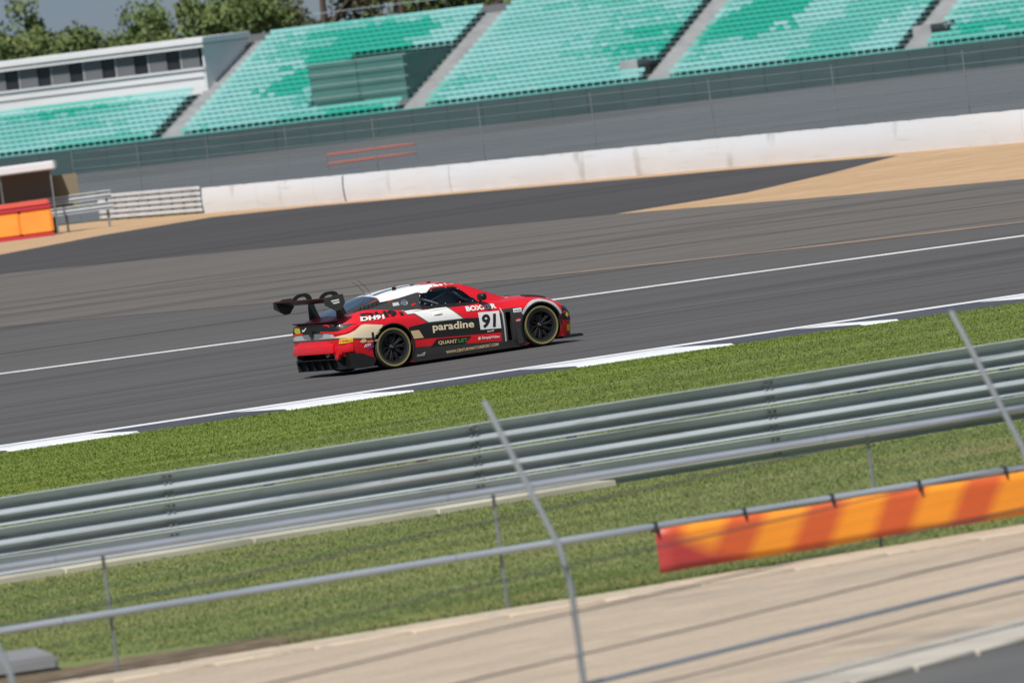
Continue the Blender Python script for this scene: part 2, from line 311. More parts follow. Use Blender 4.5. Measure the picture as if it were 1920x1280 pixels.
for i in range(26):
    p = Vector((28.5, 56.35)) + dv * i * .95
    o = obj('gutter_stone', bevel(MB().box(0, .93, -.55, .55, -.05, .05).me('gutter_stone'), .02, 1), M['gutter'], gt, 40)
    o.location = (p.x, p.y, 0); o.rotation_euler.z = math.atan2(dv.y, dv.x)
# bare soil and a slab at the foot of the grass, bottom left of the view
def blob(cx, cy, rx, ry, n=28, a=0.0):
    r = [1 + .22 * math.sin(3 * t_ + 1) * random.random() + random.uniform(-.12, .12) for t_ in np.linspace(0, 6.28, n)]
    return [(cx + rx * r[i] * math.cos(6.283 * i / n), cy + ry * r[i] * math.sin(6.283 * i / n)) for i in range(n)]
sheet('soil_patch', blob(36.6, 74.9, 2.3, 1.25), -.004, M['soil'])
sl = obj('concrete_slab', bevel(MB().box(-1.25, .75, -.9, .8, 0, .14).me('concrete_slab'), .03), M['slab'], None, 40, label='flat grey concrete slab lying on bare soil beside the inner grass', category='slab')
sl.location = (36.4, 76.9, 0); sl.rotation_euler.z = -.35

# grass blades on both verges
def blades(name, n, fx, m_, hmin, hmax):
    P = fx(n); a = rng.uniform(0, 6.283, n); w = rng.uniform(.004, .010, n); h = rng.uniform(hmin, hmax, n); l = rng.uniform(-.035, .035, (n, 2))
    dx, dy = np.cos(a) * w, np.sin(a) * w
    V = np.empty((n, 3, 3)); z0 = np.full(n, -.012)
    V[:, 0] = np.stack([P[:, 0] - dx, P[:, 1] - dy, z0], 1); V[:, 1] = np.stack([P[:, 0] + dx, P[:, 1] + dy, z0], 1); V[:, 2] = np.stack([P[:, 0] + l[:, 0], P[:, 1] + l[:, 1], h], 1)
    me = bpy.data.meshes.new(name); me.vertices.add(n * 3); me.vertices.foreach_set('co', V.ravel()); me.loops.add(n * 3); me.loops.foreach_set('vertex_index', np.arange(n * 3))
    me.polygons.add(n); me.polygons.foreach_set('loop_start', np.arange(0, n * 3, 3)); me.update(calc_edges=True)
    obj(name, me, m_, kind='stuff')
blades('verge_grass', 850000, lambda n: (lambda t_, X: np.stack([X, 92.0 + t_ * (np.interp(X, [p[0] for p in kB], [p[1] for p in kB]) - 92.1)], 1))(rng.random(n), rng.uniform(41, 84, n)), M['grass_a'], .004, .02)
def inner(n):
    X = rng.uniform(32, 62, n); Y = 74.1 + rng.random(n) * 17.2
    k = ((X - 36.6) / 2.2) ** 2 + ((Y - 75.2) / 1.5) ** 2 > 1
    return np.stack([np.where(k, X, X + 6), Y], 1)
blades('inner_grass_blades', 520000, inner, M['grass_b'], .006, .028)

# ------------------------------------------------------------------ guardrail (seen from behind) on its footing
gy = lambda x: 91.5 + (x - 50) * .004
G = thing('guardrail', 'three-beam galvanised guardrail running between the two strips of grass', 'guardrail', (0, 0, 0))
prof = [(.0, .02), (-.012, .31), (-.02, .30), (.055, .225), (.06, .205), (-.02, .165), (-.025, .145), (.055, .085), (.06, .07), (-.02, .01), (-.012, 0)]
prof = [(-.03, .318), (-.036, .306), (.054, .214), (.056, .204), (-.034, .136), (-.038, .122), (.052, .066), (.054, .058), (-.034, .006), (-.028, 0)]
def wbeam(L):
    v = []; f = []; n = len(prof)
    for x in (0, L):
        v += [(x, d, z) for d, z in prof] + [(x, d + .012, z) for d, z in prof]
    for j in range(n - 1): f += [(j, j + 1, 2 * n + j + 1, 2 * n + j), (n + j, 3 * n + j, 3 * n + j + 1, n + j + 1)]
    f += [(0, 2 * n, 3 * n, n), (n - 1, 2 * n - 1, 4 * n - 1, 3 * n - 1)]
    return mesh('beam', v, f)
wb = wbeam(4.04)
wbm = obj('beam', wb, M['galv'], G, 25); 
post_me = MB().box(-.05, .05, .155, .165, -.3, .9).box(-.005, .005, .085, .155, -.3, .9).box(-.05, .05, .075, .085, -.3, .9).me('post')
first = True
for i in range(15):
    x = 26 + 4 * i
    for k in range(3):
        o = wbm if first else wbm.copy()
        if not first: COL.objects.link(o); o.parent = G
        first = False
        o.location = (x, gy(x) + random.uniform(-.004, .004) - (.006 if i % 2 else 0), .62 - k * .335 + random.uniform(-.004, .004)); o.rotation_euler.z = .004
    o = obj('post', post_me, M['galv_post'], G); o.location = (x + 1.4, gy(x) + .0, 0)
    if i % 2: o = obj('post', post_me, M['galv_post'], G); o.location = (x + 3.4, gy(x), 0)
bolt = MB().lathe([(-.012, 0), (-.012, .018), (0, .022), (0, 0)], 8, 'y').me('bolt')
for i in range(4, 11):
    for k in range(3):
        for dx, dz in ((.03, .255), (.03, .175), (.10, .255), (.10, .175), (.03, .095), (.10, .095), (.03, .03), (.10, .03)):
            x = 26 + 4 * i + dx; o = obj('bolt', bolt, M['galv_post'], G, 40); o.location = (x, gy(x) + {.255: -.004, .175: .008, .095: .004, .03: -.002}[dz], .62 - k * .335 + dz)
ft = bpy.data.objects.new('footing', None); COL.objects.link(ft); ft['kind'] = 'structure'
for i in range(9):
    o = obj('footing_block', bevel(MB().box(0, 2.37, -.32, .1, -.1, .07).me('footing_block'), .015, 1), M['footing'], ft, 40); o.location = (30 + 2.4 * i, gy(30 + 2.4 * i) - .18, 0); o.rotation_euler.z = .004

# ------------------------------------------------------------------ two-rail spectator fence with banner
F = thing('pipe_fence', 'low galvanised two-rail pipe fence along the edge of the concrete apron', 'fence', (0, 0, 0))
fy = lambda x: 74.05 - (x - 34) * .045
for z in (.555, 1.115):
    for i in range(12):
        x0, x1 = 20 + i * 4, 24 + i * 4
        MB().tube([(x0 + .004, fy(x0), z), (x1 - .004, fy(x1), z)], .034, 12).build('rail', M['pipe'], F, 40)
for i in range(12):
    x = 20.5 + i * 4.0
    MB().tube([(x, fy(x) + .05, -.1), (x, fy(x) + .05, 1.10)], .017, 8).build('post', M['galv_post'], F, 40)
bn = thing('banner', 'orange and red slant-striped banner tied below the lower fence rail', 'banner', (42.08, fy(42.08) - .045, .0), math.atan(-.045))
nx, nzz = 60, 5; v = []; f = []
for i in range(nx + 1):
    for j in range(nzz + 1):
        x = i * .2; z = .115 + j * .082; v.append((x, .012 * math.sin(x * 2.1 + j * .4) + .008 * math.sin(x * 7.3), z + .006 * math.sin(x * 3.1)))
for i in range(nx):
    for j in range(nzz): a = i * (nzz + 1) + j; f.append((a, a + nzz + 1, a + nzz + 2, a + 1))
me = mesh('banner_sheet', v, f); o = obj('banner_sheet', me, M['banner'], bn, 60); sm_ = o.modifiers.new('thick', 'SOLIDIFY'); sm_.thickness = .004
ties = MB()
for i in range(13): ties.box(i * .95, i * .95 + .02, -.02, .09, .5, .6)
ties.build('tie', M['black'], bn, kind='stuff')

# ------------------------------------------------------------------ tall cable fence nearest the camera
CF = thing('catch_fence', 'tall wire catch fence with bent-top posts and steel cables at the gutter', 'fence', (0, 0, 0))
cd = Vector((38.93 - 32.73, 61.95 - 58.64, 0)); sp_ = cd.length; cd.normalize(); cn = Vector((-cd.y, cd.x, 0)); c0 = Vector((32.73, 58.64, 0))
pts_ = []
for k in range(-2, 5):
    b_ = c0 + cd * sp_ * k
    pr_ = [b_, b_ + Vector((0, 0, 1.15)), b_ + Vector((0, 0, 1.45)) + cn * .05, b_ + Vector((0, 0, 2.6)) + cn * .55]
    if k in (-2, -1, 0, 1, 2, 3): MB().tube(pr_, .024, 8).build('post', M['mesh'], CF, 40)
    pts_.append(pr_)
def cfp(t_, z):
    off = 0 if z < 1.2 else (z - 1.3) * .425
    return c0 + cd * t_ + cn * max(off, 0) + Vector((0, 0, z))
for z in (.32, .66, .98, 1.32, 1.75, 2.2):
    MB().tube([cfp(-2 * sp_ + i * 1.6, z - .012 * math.sin((i % 4) / 4 * math.pi)) for i in range(23)], .0075, 6).build('cable', M['cable'], CF, 40)
MB().tube([cfp(-2 * sp_ + i * 3, .42) + cn * .05 for i in range(13)], .018, 8).build('rail', M['pipe'], CF, 40)
for k in range(-1, 3):
    mb = MB(); w = .0011
    for i in range(int(sp_ / .05)):
        t_ = k * sp_ + i * .05
        n = len(mb.v); A, B, Cc = cfp(t_, .05), cfp(t_, 1.2), cfp(t_, 2.58)
        for p in (A, B, Cc): mb.v += [tuple(p - cd * w), tuple(p + cd * w)]
        mb.f += [(n, n + 1, n + 3, n + 2), (n + 2, n + 3, n + 5, n + 4)]; mb.mi += [0, 0]
    for j in range(26):
        z = .05 + j * .1; n = len(mb.v)
        for t_ in (k * sp_, (k + 1) * sp_):
            p = cfp(t_, z); mb.v += [tuple(p - Vector((0, 0, w))), tuple(p + Vector((0, 0, w)))]
        mb.f += [(n, n + 2, n + 3, n + 1)]; mb.mi += [0]
    obj('mesh_panel', mesh('mesh_panel', mb.v, mb.f), M['mesh'], CF, kind='stuff')

# ------------------------------------------------------------------ far barrier: white belted tyre blocks, white rails, debris fence
def walk(pl, step):
    out = []; P = [Vector(p) for p in pl]; seg = [(P[i + 1] - P[i]).length for i in range(len(P) - 1)]; tot = sum(seg); d = 0
    while d < tot:
        r = d
        for i, L in enumerate(seg):
            if r <= L or i == len(seg) - 1: t_ = (P[i + 1] - P[i]).normalized(); out.append((P[i] + t_ * r, math.atan2(t_.y, t_.x))); break
            r -= L
        d += step
    return out
def belt_me(h):
    v = []; f = []
    for i in range(9):
        x = i * .5004 - .001
        for j in range(7):
            z = j / 6 * h; bul = -.04 * math.sin(math.pi * j / 6)
            v.append((x, -.02 + bul, z + (.012 * math.sin(i * 1.3) if j == 6 else 0)))
    n = len(v)
    for i in range(8):
        for j in range(6): a = i * 7 + j; f.append((a, a + 7, a + 8, a + 1))
    # top flap folded back
    for i in range(9): x, y, z = v[i * 7 + 6]; v.append((x, y + .35, z - .02))
    for i in range(8): f.append((i * 7 + 6, (i + 1) * 7 + 6, n + i + 1, n + i))
    return mesh('belt', v, f)
bvar = [belt_me(h) for h in (1.04, 1.045, 1.04)]
ts = MB()
for j in range(5): ts.lathe([(j * .2 + .01, .17), (j * .2 + .01, .30), (j * .2 + .1, .33), (j * .2 + .19, .30), (j * .2 + .19, .17)], 12, 'z')
ts_me = ts.me('tyre_stack')
blocks = walk(wallp[1:], 4.0)
for i, (p, a) in enumerate(blocks):
    # local x along the wall, local -y towards the track
    T = thing('tyre_barrier', 'white belted tyre block in the long white wall beyond the gravel', 'tyre barrier', (p.x, p.y, 0), a + random.uniform(-.003, .003), 'white belted tyre blocks')
    obj('belt', bvar[random.choice((0, 0, 1, 2))], M['whitebelt'], T, 50).location = (0, random.uniform(-.008, .008), 0)
    for k in range(6): obj('tyre_stack', ts_me, M['rubber'], T, 50).location = (.34 + k * .66, .36, 0)
WR = thing('white_guardrail', 'white multi-rail guardrail joining the left end of the white wall', 'guardrail', (0, 0, 0))
w0, w1 = Vector((173.9, 348.4)), Vector((169.8, 330.9)); wd = (w1 - w0); wl_ = wd.length; wa = math.atan2(wd.y, wd.x)
for k in range(5):
    o = obj('rail', bevel(MB().box(0, wl_, -.05, .05, 0, .15).me('rail'), .035), M['whiterail'], WR, 40); o.location = (w0.x, w0.y, .08 + k * .225); o.rotation_euler.z = wa
for i in range(9):
    p = w0 + wd * (i + .3) / 9; o = obj('post', MB().box(-.05, .05, .06, .16, -.2, 1.15).me('post'), M['galv_post'], WR); o.location = (p.x, p.y, 0); o.rotation_euler.z = wa
DF = thing('debris_fence', 'grey cable debris fence standing behind the white wall', 'fence', (0, 0, 0))
dl = walk([(x + 1.6, y) for x, y in ext(wallp, 8, 10)], 1.0); dp = [p for p, a in dl]
for z in (1.25, 1.6, 1.95, 2.3, 2.65, 3.0): MB().tube([(p.x, p.y, z) for p in dp[::6]], .011, 5).build('cable', M['mesh'], DF, 40)
pm = MB().tube([(0, 0, -.1), (0, 0, 3.1)], .022, 8).me('post')
for p in dp[::12]: obj('post', pm, M['galv_post'], DF, 40).location = (p.x, p.y, 0)
# left corner: marshal shelter, orange pad, grey rails
va = math.atan2(-.485, .875)
SH = thing('marshal_shelter', 'white-roofed marshal shelter with dark open front behind the orange pad', 'shelter', (161.2, 331.2, 0), va)
bevel_me = bevel(MB().box(-2.5, 2.15, -1.0, 1.3, 2.62, 2.98).me('roof'), .06); obj('roof', bevel_me, M['suite'], SH, 40)
MB().box(-2.3, 1.9, 1.0, 1.06, 0, 2.62).build('back_wall', M['greyw'], SH)
MB().box(-2.36, -2.3, -.6, 1.06, 0, 2.62).build('side_wall', M['greyw'], SH)
MB().box(.9, 2.9, 1.2, 1.26, .9, 2.35).build('notice_board', M['khaki'], SH)
for x in (-2.2, -.1, 1.95): MB().tube([(x, -.8, 0), (x, -.8, 2.62)], .04, 8).build('pole', M['galv_post'], SH, 40)
OP = thing('barrier_pad', 'orange foam crash pad with dark red top and bottom bands', 'crash pad', (160.2, 328.7, 0), va)
for x0, x1 in ((-2.3, -1.05), (-1.04, .25), (.26, 1.55)):
    obj('pad', bevel(MB().box(x0, x1, -.35, .35, .14, 1.12).me('pad'), .07), M['orange'], OP, 40)
obj('base_band', bevel(MB().box(-2.32, 1.58, -.37, .37, 0, .13).me('base_band'), .03), M['redtrim'], OP, 40)
obj('top_band', bevel(MB().box(-2.32, 1.57, -.37, .37, 1.13, 1.25).me('top_band'), .03), M['redtrim'], OP, 40)
obj('top_pad', bevel(MB().box(-2.3, 1.5, -.3, .3, 1.255, 1.5).me('top_pad'), .06), mat('coral_pad', (.62, .10, .07), .6), OP, 40)
GR = thing('grey_guardrail', 'short grey two-beam guardrail between orange pad and white rails', 'guardrail', (163.0, 330.3, 0), va)
for z in (.72, 1.18): o = obj('beam', wb, M['galv'], GR, 25); o.location = (-1.5, -.1, z); o.scale = (.92, 1, 1)
for x in (-1.3, .3, 2.0): o = obj('post', MB().box(-.05, .05, -.01, .09, -.2, 1.5).me('post'), M['galv_post'], GR); o.location = (x, .1, 0)
RB = thing('crowd_barrier', 'low red two-rail barrier standing on the grey road behind white wall', 'barrier', (221.7, 412.2, 0), va)
for z in (.34, .8): MB().tube([(-2.3, 0, z), (2.3, 0, z)], .05, 8).build('rail', M['redrail'], RB, 40)
for x in (-2.3, -.8, .8, 2.3): MB().tube([(x, 0, 0), (x, 0, .84)], .03, 8).build('post', M['galv_post'], RB, 40)

# ------------------------------------------------------------------ grandstand in its own frame (s along, v away, w up)
u3 = Vector((.588, -.809, -.009)).normalized(); w3 = Vector((0, 0, 1)); v3 = w3.cross(u3).normalized(); w3 = u3.cross(v3).normalized()
GSM = Matrix(((u3.x, v3.x, w3.x, 273.0), (u3.y, v3.y, w3.y, 488.9), (u3.z, v3.z, w3.z, .34), (0, 0, 0, 1)))
GS = bpy.data.objects.new('grandstand', None); COL.objects.link(GS); GS.matrix_world = GSM
GS['label'] = 'long open grandstand with rows of teal seats above a dark green wall'; GS['category'] = 'grandstand'
S0, S1, NR, RISE, TREAD, Z0 = -52., 46., 19, .30, .80, 1.42
AIS = (-24.0, -7.0, 9.7, 26.9, 43); SUITE = -24.6; SUITE_ROW = 10
mb = MB()
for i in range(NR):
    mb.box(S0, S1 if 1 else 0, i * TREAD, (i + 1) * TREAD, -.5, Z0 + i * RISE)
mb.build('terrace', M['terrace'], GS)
MB().box(S0, S1, -1.25, -.06, -2.5, .06).build('base_wall', M['retw'], GS)
for i in range(41):
    MB().box(S0 + i * 2.39 + .01, S0 + i * 2.39 + 2.38, -.2 + random.uniform(-.01, .01), -.1, .03, 1.66).build('wall_panel', M['dgreen'], GS)
MB().box(S0, S1, -.16, -.1, 1.665, 1.72).build('wall_cap', M['teal1'], GS)
VOM = [(-14.6, -8.0, 2, 12), (8.2, 8.9, 2, 4), (27.8, 28.9, 2, 4)]
for a in AIS:
    mb = MB()
    for i in range(NR):
        mb.box(a - .75, a + .75, i * TREAD - .02, i * TREAD + .4, Z0 + i * RISE - .15, Z0 + i * RISE + .004)
        mb.box(a - .75, a + .75, i * TREAD + .4, (i + 1) * TREAD - .02, Z0 + i * RISE - .15, Z0 + i * RISE + .154)
    mb.build('stair', M['stair'], GS)
seat_b = MB()
seat_b.box(-.225, .225, .02, .40, .27, .305).box(-.241, .241, .40, .44, .535, .765).box(-.03, .03, .38, .43, 0, .54)
sme = bevel(seat_b.me('seat'), .008, 1)
smes = []
for k in range(3):
    c_ = sme.copy(); c_.materials.append(M['teal%d' % k]); smes.append(c_)
def tone(s, i):
    s += random.gauss(0, .5); i += random.gauss(0, .25)
    n = random.gauss(0, .12) + math.sin(s * .31 + i * .15 + 1.2) + .7 * math.sin(s * .13 - i * .42 + .4) + .5 * math.sin(i * 1.9 + s * .05)
    if abs(s + 17.5 - i * .25) < 3.4 and 5 < i < 17: return 2
    if abs(s - 12.5 - i * .2) < 2.6 and i > 5: return 2
    if abs(s - 21 - i * .15) < 2.2: return 1
    return 0 if n > -.45 else (1 if n > -1.5 else 2)
seats = []
for i in range(NR):
    s = S0 + .3
    while s < S1 - .3:
        ok = all(abs(s - a) > 1.0 for a in AIS) and not (s < SUITE + .6 and i >= SUITE_ROW - 1)
        for (a, b_, r0, r1) in VOM:
            if a - .25 < s < b_ + .25 and r0 <= i < r1: ok = False
        if ok: seats.append((s, i))
        s += .49
vis = [q for q in seats if -37 < q[0] - 0 + q[1] * .36 < 37]
vis.sort(key=lambda q: (q[1], -q[0]))
near = set(sorted(vis, key=lambda q: -(q[0] * .42 - q[1] * .75))[:300])
bufs = [[[], []] for _ in range(3)]
sv = [tuple(v.co) for v in sme.vertices]; sf = [tuple(p.vertices) for p in sme.polygons]
for (s, i) in seats:
    k = tone(s, i); L = (s, i * TREAD, Z0 + i * RISE)
    if (s, i) in near:
        o = bpy.data.objects.new('seat', smes[k]); COL.objects.link(o); o.parent = GS; o.location = L
    else:
        V_, F_ = bufs[k]; n = len(V_); V_ += [(x + L[0], y + L[1], z + L[2]) for x, y, z in sv]; F_ += [tuple(n + q for q in f_) for f_ in sf]
allv, allf, ami = [], [], []
for k in range(3):
    n = len(allv); allv += bufs[k][0]; allf += [tuple(n + q for q in f_) for f_ in bufs[k][1]]; ami += [k] * len(bufs[k][1])
me = mesh('remaining_seats', allv, allf); me.polygons.foreach_set('material_index', ami)
obj('remaining_seats', me, [M['teal0'], M['teal1'], M['teal2']], GS, kind='stuff')
# stair well with flat panels and rails
a, b_, r0, r1 = VOM[0]
zb, zt = Z0 + r0 * RISE, Z0 + r1 * RISE + .1
MB().box(a, b_, r0 * TREAD + .9, r1 * TREAD, zb, zt).build('stair_well', M['vom'], GS)
MB().box(a + .6, a + 3.6, r0 * TREAD + .2, r0 * TREAD + .895, zb - .28, zb + .55).build('stair_well_opening', M['hole'], GS)
for z in (.95, 1.72, 2.42, 3.08): MB().tube([(a - .3, r0 * TREAD + .7, zb + z), (b_ + .3, r0 * TREAD + .7, zb + z)], .022, 6).build('handrail', M['pipe'], GS, 40)
for x in (a, (a + b_) / 2, b_): MB().tube([(x, r0 * TREAD + .8, zb), (x, r0 * TREAD + .8, zb + 3.1)], .02, 6).build('rail_post', M['vom'], GS, 40)
for (a, b_, r0, r1) in VOM[1:]:
    MB().box(a, b_, r0 * TREAD + .2, r1 * TREAD, Z0, Z0 + r0 * RISE + .65).build('stair_well_opening', M['hole'], GS)
    MB().box(a - 1.2, a - .02, r0 * TREAD, r1 * TREAD + .8, Z0, Z0 + r0 * RISE + 1.0).build('stair_well', M['stair'], GS)
zt = Z0 + NR * RISE
MB().box(S0, S1, NR * TREAD, NR * TREAD + .1, -.5, zt + .35).build('back_wall', M['retw'], GS)
for z in (1.15,): MB().tube([(SUITE + 4, NR * TREAD + .05, zt + z), (S1, NR * TREAD + .05, zt + z)], .028, 6).build('handrail', M['pipe'], GS, 40)
for k in range(34): MB().tube([(SUITE + 4 + k * 2.0, NR * TREAD + .05, zt), (SUITE + 4 + k * 2.0, NR * TREAD + .05, zt + 1.15)], .02, 6).build('rail_post', M['galv_post'], GS, 40)
# white suite over the left rows
SU = bpy.data.objects.new('suite', None); COL.objects.link(SU); SU.parent = GS
vS = SUITE_ROW * TREAD - .2
MB().box(S0 - 4, SUITE, vS, vS + 6, 4.0, 5.70).build('wall', M['suite'], SU)
MB().box(S0 - 4, SUITE - .02, vS - .06, vS, 5.12, 5.17).build('wall_joint', M['panel'], SU)
MB().box(S0 - 4, SUITE + .1, vS - .12, vS - .003, 5.66, 5.79).build('window_sill', M['suite'], SU)
MB().box(S0 - 4, SUITE, vS + .3, vS + 6, 5.71, 7.04).build('back_panel', M['hole'], SU)
x = SUITE - .25
while x > S0 - 3:
    MB().box(x - 1.3, x, vS + .1, vS + .16, 5.80, 7.05).build('window_panel', M['panel'], SU)
    MB().box(x - 2.3, x - 1.34, vS + .18, vS + .22, 5.80, 7.05).build('window', M['glassd'], SU)
    MB().box(x - 1.338, x - 1.302, vS + .06, vS + .2, 5.80, 7.05).build('window_frame', M['suite'], SU)
    x -= 2.34
MB().box(SUITE + .005, SUITE + .12, vS + .05, vS + 6.05, 4.0, 7.05).build('end_wall', M['suite'], SU)
MB().box(S0 - 4, SUITE + .35, vS - .35, vS + 6.4, 7.06, 7.22).build('fascia', M['suite'], SU)
MB().box(S0 - 4, SUITE + .3, vS - .28, vS + 6.3, 7.225, 7.29).build('roof_gap', M['panel'], SU)
obj('roof', bevel(MB().box(S0 - 4, SUITE + .4, vS - .45, vS + 6.5, 7.295, 7.72).me('roof'), .04, 1), M['suite'], SU, 40)

# ------------------------------------------------------------------ trees behind the stand
def tree_meshes(seed, h, r, olive):
    rg = np.random.default_rng(seed); rd = random.Random(seed); mb = MB()
    tp = [(0, 0, -.3), (rd.uniform(-.2, .2), rd.uniform(-.2, .2), h * .3), (rd.uniform(-.4, .4), rd.uniform(-.3, .3), h * .6), (rd.uniform(-.5, .5), 0, h * .92)]
    mb.tube(tp, [.26, .2, .13, .04], 8); cs = []
    for k in range(11):
        a_ = k * 2.4 + rd.random(); z0 = h * rd.uniform(.22, .72); L = r * rd.uniform(.55, 1.0) * (1.15 - .5 * abs(z0 / h - .4)); e_ = Vector((math.cos(a_) * L, math.sin(a_) * L, z0 + L * rd.uniform(.25, .8)))
        mb.tube([(0, 0, z0), tuple(Vector((0, 0, z0)).lerp(e_, .5) + Vector((0, 0, .25))), tuple(e_)], [.09, .06, .02], 6); cs.append(e_)
        cs.append(Vector((0, 0, z0)).lerp(e_, .6) + Vector((rd.uniform(-.5, .5), rd.uniform(-.5, .5), .5)))
    cs += [Vector((rd.uniform(-.6, .6), rd.uniform(-.6, .6), h * q)) for q in (.75, .85, .95)]
    N = 5200; ci = rg.integers(0, len(cs), N); C_ = np.array([tuple(c) for c in cs])[ci]; rad = rg.uniform(.6, 1.25, len(cs))[ci]
    d = rg.normal(size=(N, 3)); d /= np.linalg.norm(d, axis=1)[:, None]; P = C_ + d * (rad * rg.random(N) ** .45)[:, None] * np.array([1, 1, .8])
    a1 = rg.normal(size=(N, 3)); a1 /= np.linalg.norm(a1, axis=1)[:, None]; a2 = np.cross(a1, rg.normal(size=(N, 3))); a2 /= np.linalg.norm(a2, axis=1)[:, None]
    sz = rg.uniform(.08, .19, N)[:, None]
    V_ = np.stack([P - a1 * sz, P + a2 * sz * .6, P + a1 * sz, P - a2 * sz * .6], 1).reshape(-1, 3)
    me = mesh('crown', V_, [(4 * i, 4 * i + 1, 4 * i + 2, 4 * i + 3) for i in range(N)]); me.materials.append(M['leaf1' if olive else 'leaf0'])
    return mb.me('trunk'), me
kinds = [tree_meshes(3, 9.0, 3.0, 0), tree_meshes(5, 11.5, 3.6, 0), tree_meshes(8, 12.5, 4.0, 1), tree_meshes(11, 8.0, 2.6, 0)]
def gs(s, v, w=0): q = GSM @ Vector((s, v, 0)); return (q.x, q.y, w)
TR = [(-63, 31, 1, .95), (-59, 38, 0, 1.0), (-55.5, 30, 1, .9), (-51, 36, 0, 1.12), (-47.3, 30, 3, 1.0), (-43.5, 37, 0, .98), (-40, 31, 3, 1.06), (-36.5, 36, 1, .88), (-33, 30, 0, 1.16), (-30, 38, 2, .98), (-27, 31, 2, 1.08), (-23.8, 36, 1, 1.12), (-20.5, 30, 2, 1.12), (-17, 36, 2, 1.18), (-13.5, 30, 1, 1.2), (-10, 36, 2, 1.2), (-6.5, 31, 2, 1.22), (-2, 36, 1, 1.25), (2.5, 31, 2, 1.2)]
nth = ['first', 'second', 'third', 'fourth', 'fifth', 'sixth', 'seventh', 'eighth', 'ninth', 'tenth', 'eleventh', 'twelfth', 'thirteenth', 'fourteenth', 'fifteenth', 'sixteenth', 'seventeenth', 'eighteenth', 'nineteenth']
TL = ['%s tree, %s from the left in the row behind the %s' % ({0: 'bushy mid-green', 1: 'tall green', 2: 'dark olive', 3: 'short round green'}[q[2]], nth[i], 'white suite' if q[0] < -26 else 'top seats') for i, q in enumerate(TR)]
for ti, (s, v_, k, sc) in enumerate(TR):
    T = thing('tree', TL[ti], 'tree', gs(s, v_, -.5), random.uniform(0, 6.28), 'trees behind the grandstand'); T.scale = (sc * 1.15, sc * 1.15, sc * 1.3)
    obj('trunk', kinds[k][0], M['bark'], T, 50); obj('crown', kinds[k][1], None, T)

# ------------------------------------------------------------------ the racing car, built round its own origin (x forward, y left)
CAR = thing('race_car', 'red, black and white racing car number 91 with a big black rear wing', 'racing car', (74.456, 136.821, .012), 0)
def pchip(xs, ys, xq):
    xs = np.asarray(xs, float); ys = np.asarray(ys, float); h = np.diff(xs); d = np.diff(ys) / h; n = len(xs); m_ = np.zeros(n)
    for i in range(1, n - 1):
        if d[i - 1] * d[i] > 0: w1 = 2 * h[i] + h[i - 1]; w2 = h[i] + 2 * h[i - 1]; m_[i] = (w1 + w2) / (w1 / d[i - 1] + w2 / d[i])
    m_[0] = d[0]; m_[-1] = d[-1]
    k = np.clip(np.searchsorted(xs, xq) - 1, 0, n - 2); t_ = (np.asarray(xq) - xs[k]) / h[k]
    return (2 * t_**3 - 3 * t_**2 + 1) * ys[k] + (t_**3 - 2 * t_**2 + t_) * h[k] * m_[k] + (-2 * t_**3 + 3 * t_**2) * ys[k + 1] + (t_**3 - t_**2) * h[k] * m_[k + 1]
def crspline(P, n):
    P = [Vector(p) for p in P]; out = []
    for i in range(len(P) - 1):
        a, b_, c, d = P[max(i - 1, 0)], P[i], P[i + 1], P[min(i + 2, len(P) - 1)]
        for k in range(n):
            t_ = k / n; out.append(.5 * ((2 * b_) + (c - a) * t_ + (2 * a - 5 * b_ + 4 * c - d) * t_**2 + (3 * b_ - a - 3 * c + d) * t_**3))
    out.append(P[-1]); return out
def loft(name, stations, pts_fn, xs, n=4):
    """stations: rows (x, values...); pts_fn(values) -> half section control points (y>=0, z) from bottom centre to top centre"""
    S = np.array(stations, float); o = np.argsort(S[:, 0]); S = S[o]; V_ = []; F_ = []
    for x in xs:
        vals = [float(pchip(S[:, 0], S[:, j], x)) for j in range(1, S.shape[1])]
        hp = crspline(pts_fn(vals), n); ring = [(x, p.x, p.y) for p in hp] + [(x, -p.x, p.y) for p in hp[-2:0:-1]]; V_.append(ring)
    k = len(V_[0]); v = [p for r in V_ for p in r]
    for i in range(len(V_) - 1):
        for j in range(k): F_.append((i * k + j, i * k + (j + 1) % k, (i + 1) * k + (j + 1) % k, (i + 1) * k + j))
    F_ += [tuple(reversed(range(k))), tuple((len(V_) - 1) * k + j for j in range(k))]
    me = mesh(name, v, F_); bm = bmesh.new(); bm.from_mesh(me); bmesh.ops.recalc_face_normals(bm, faces=bm.faces); bm.to_mesh(me); bm.free(); return me
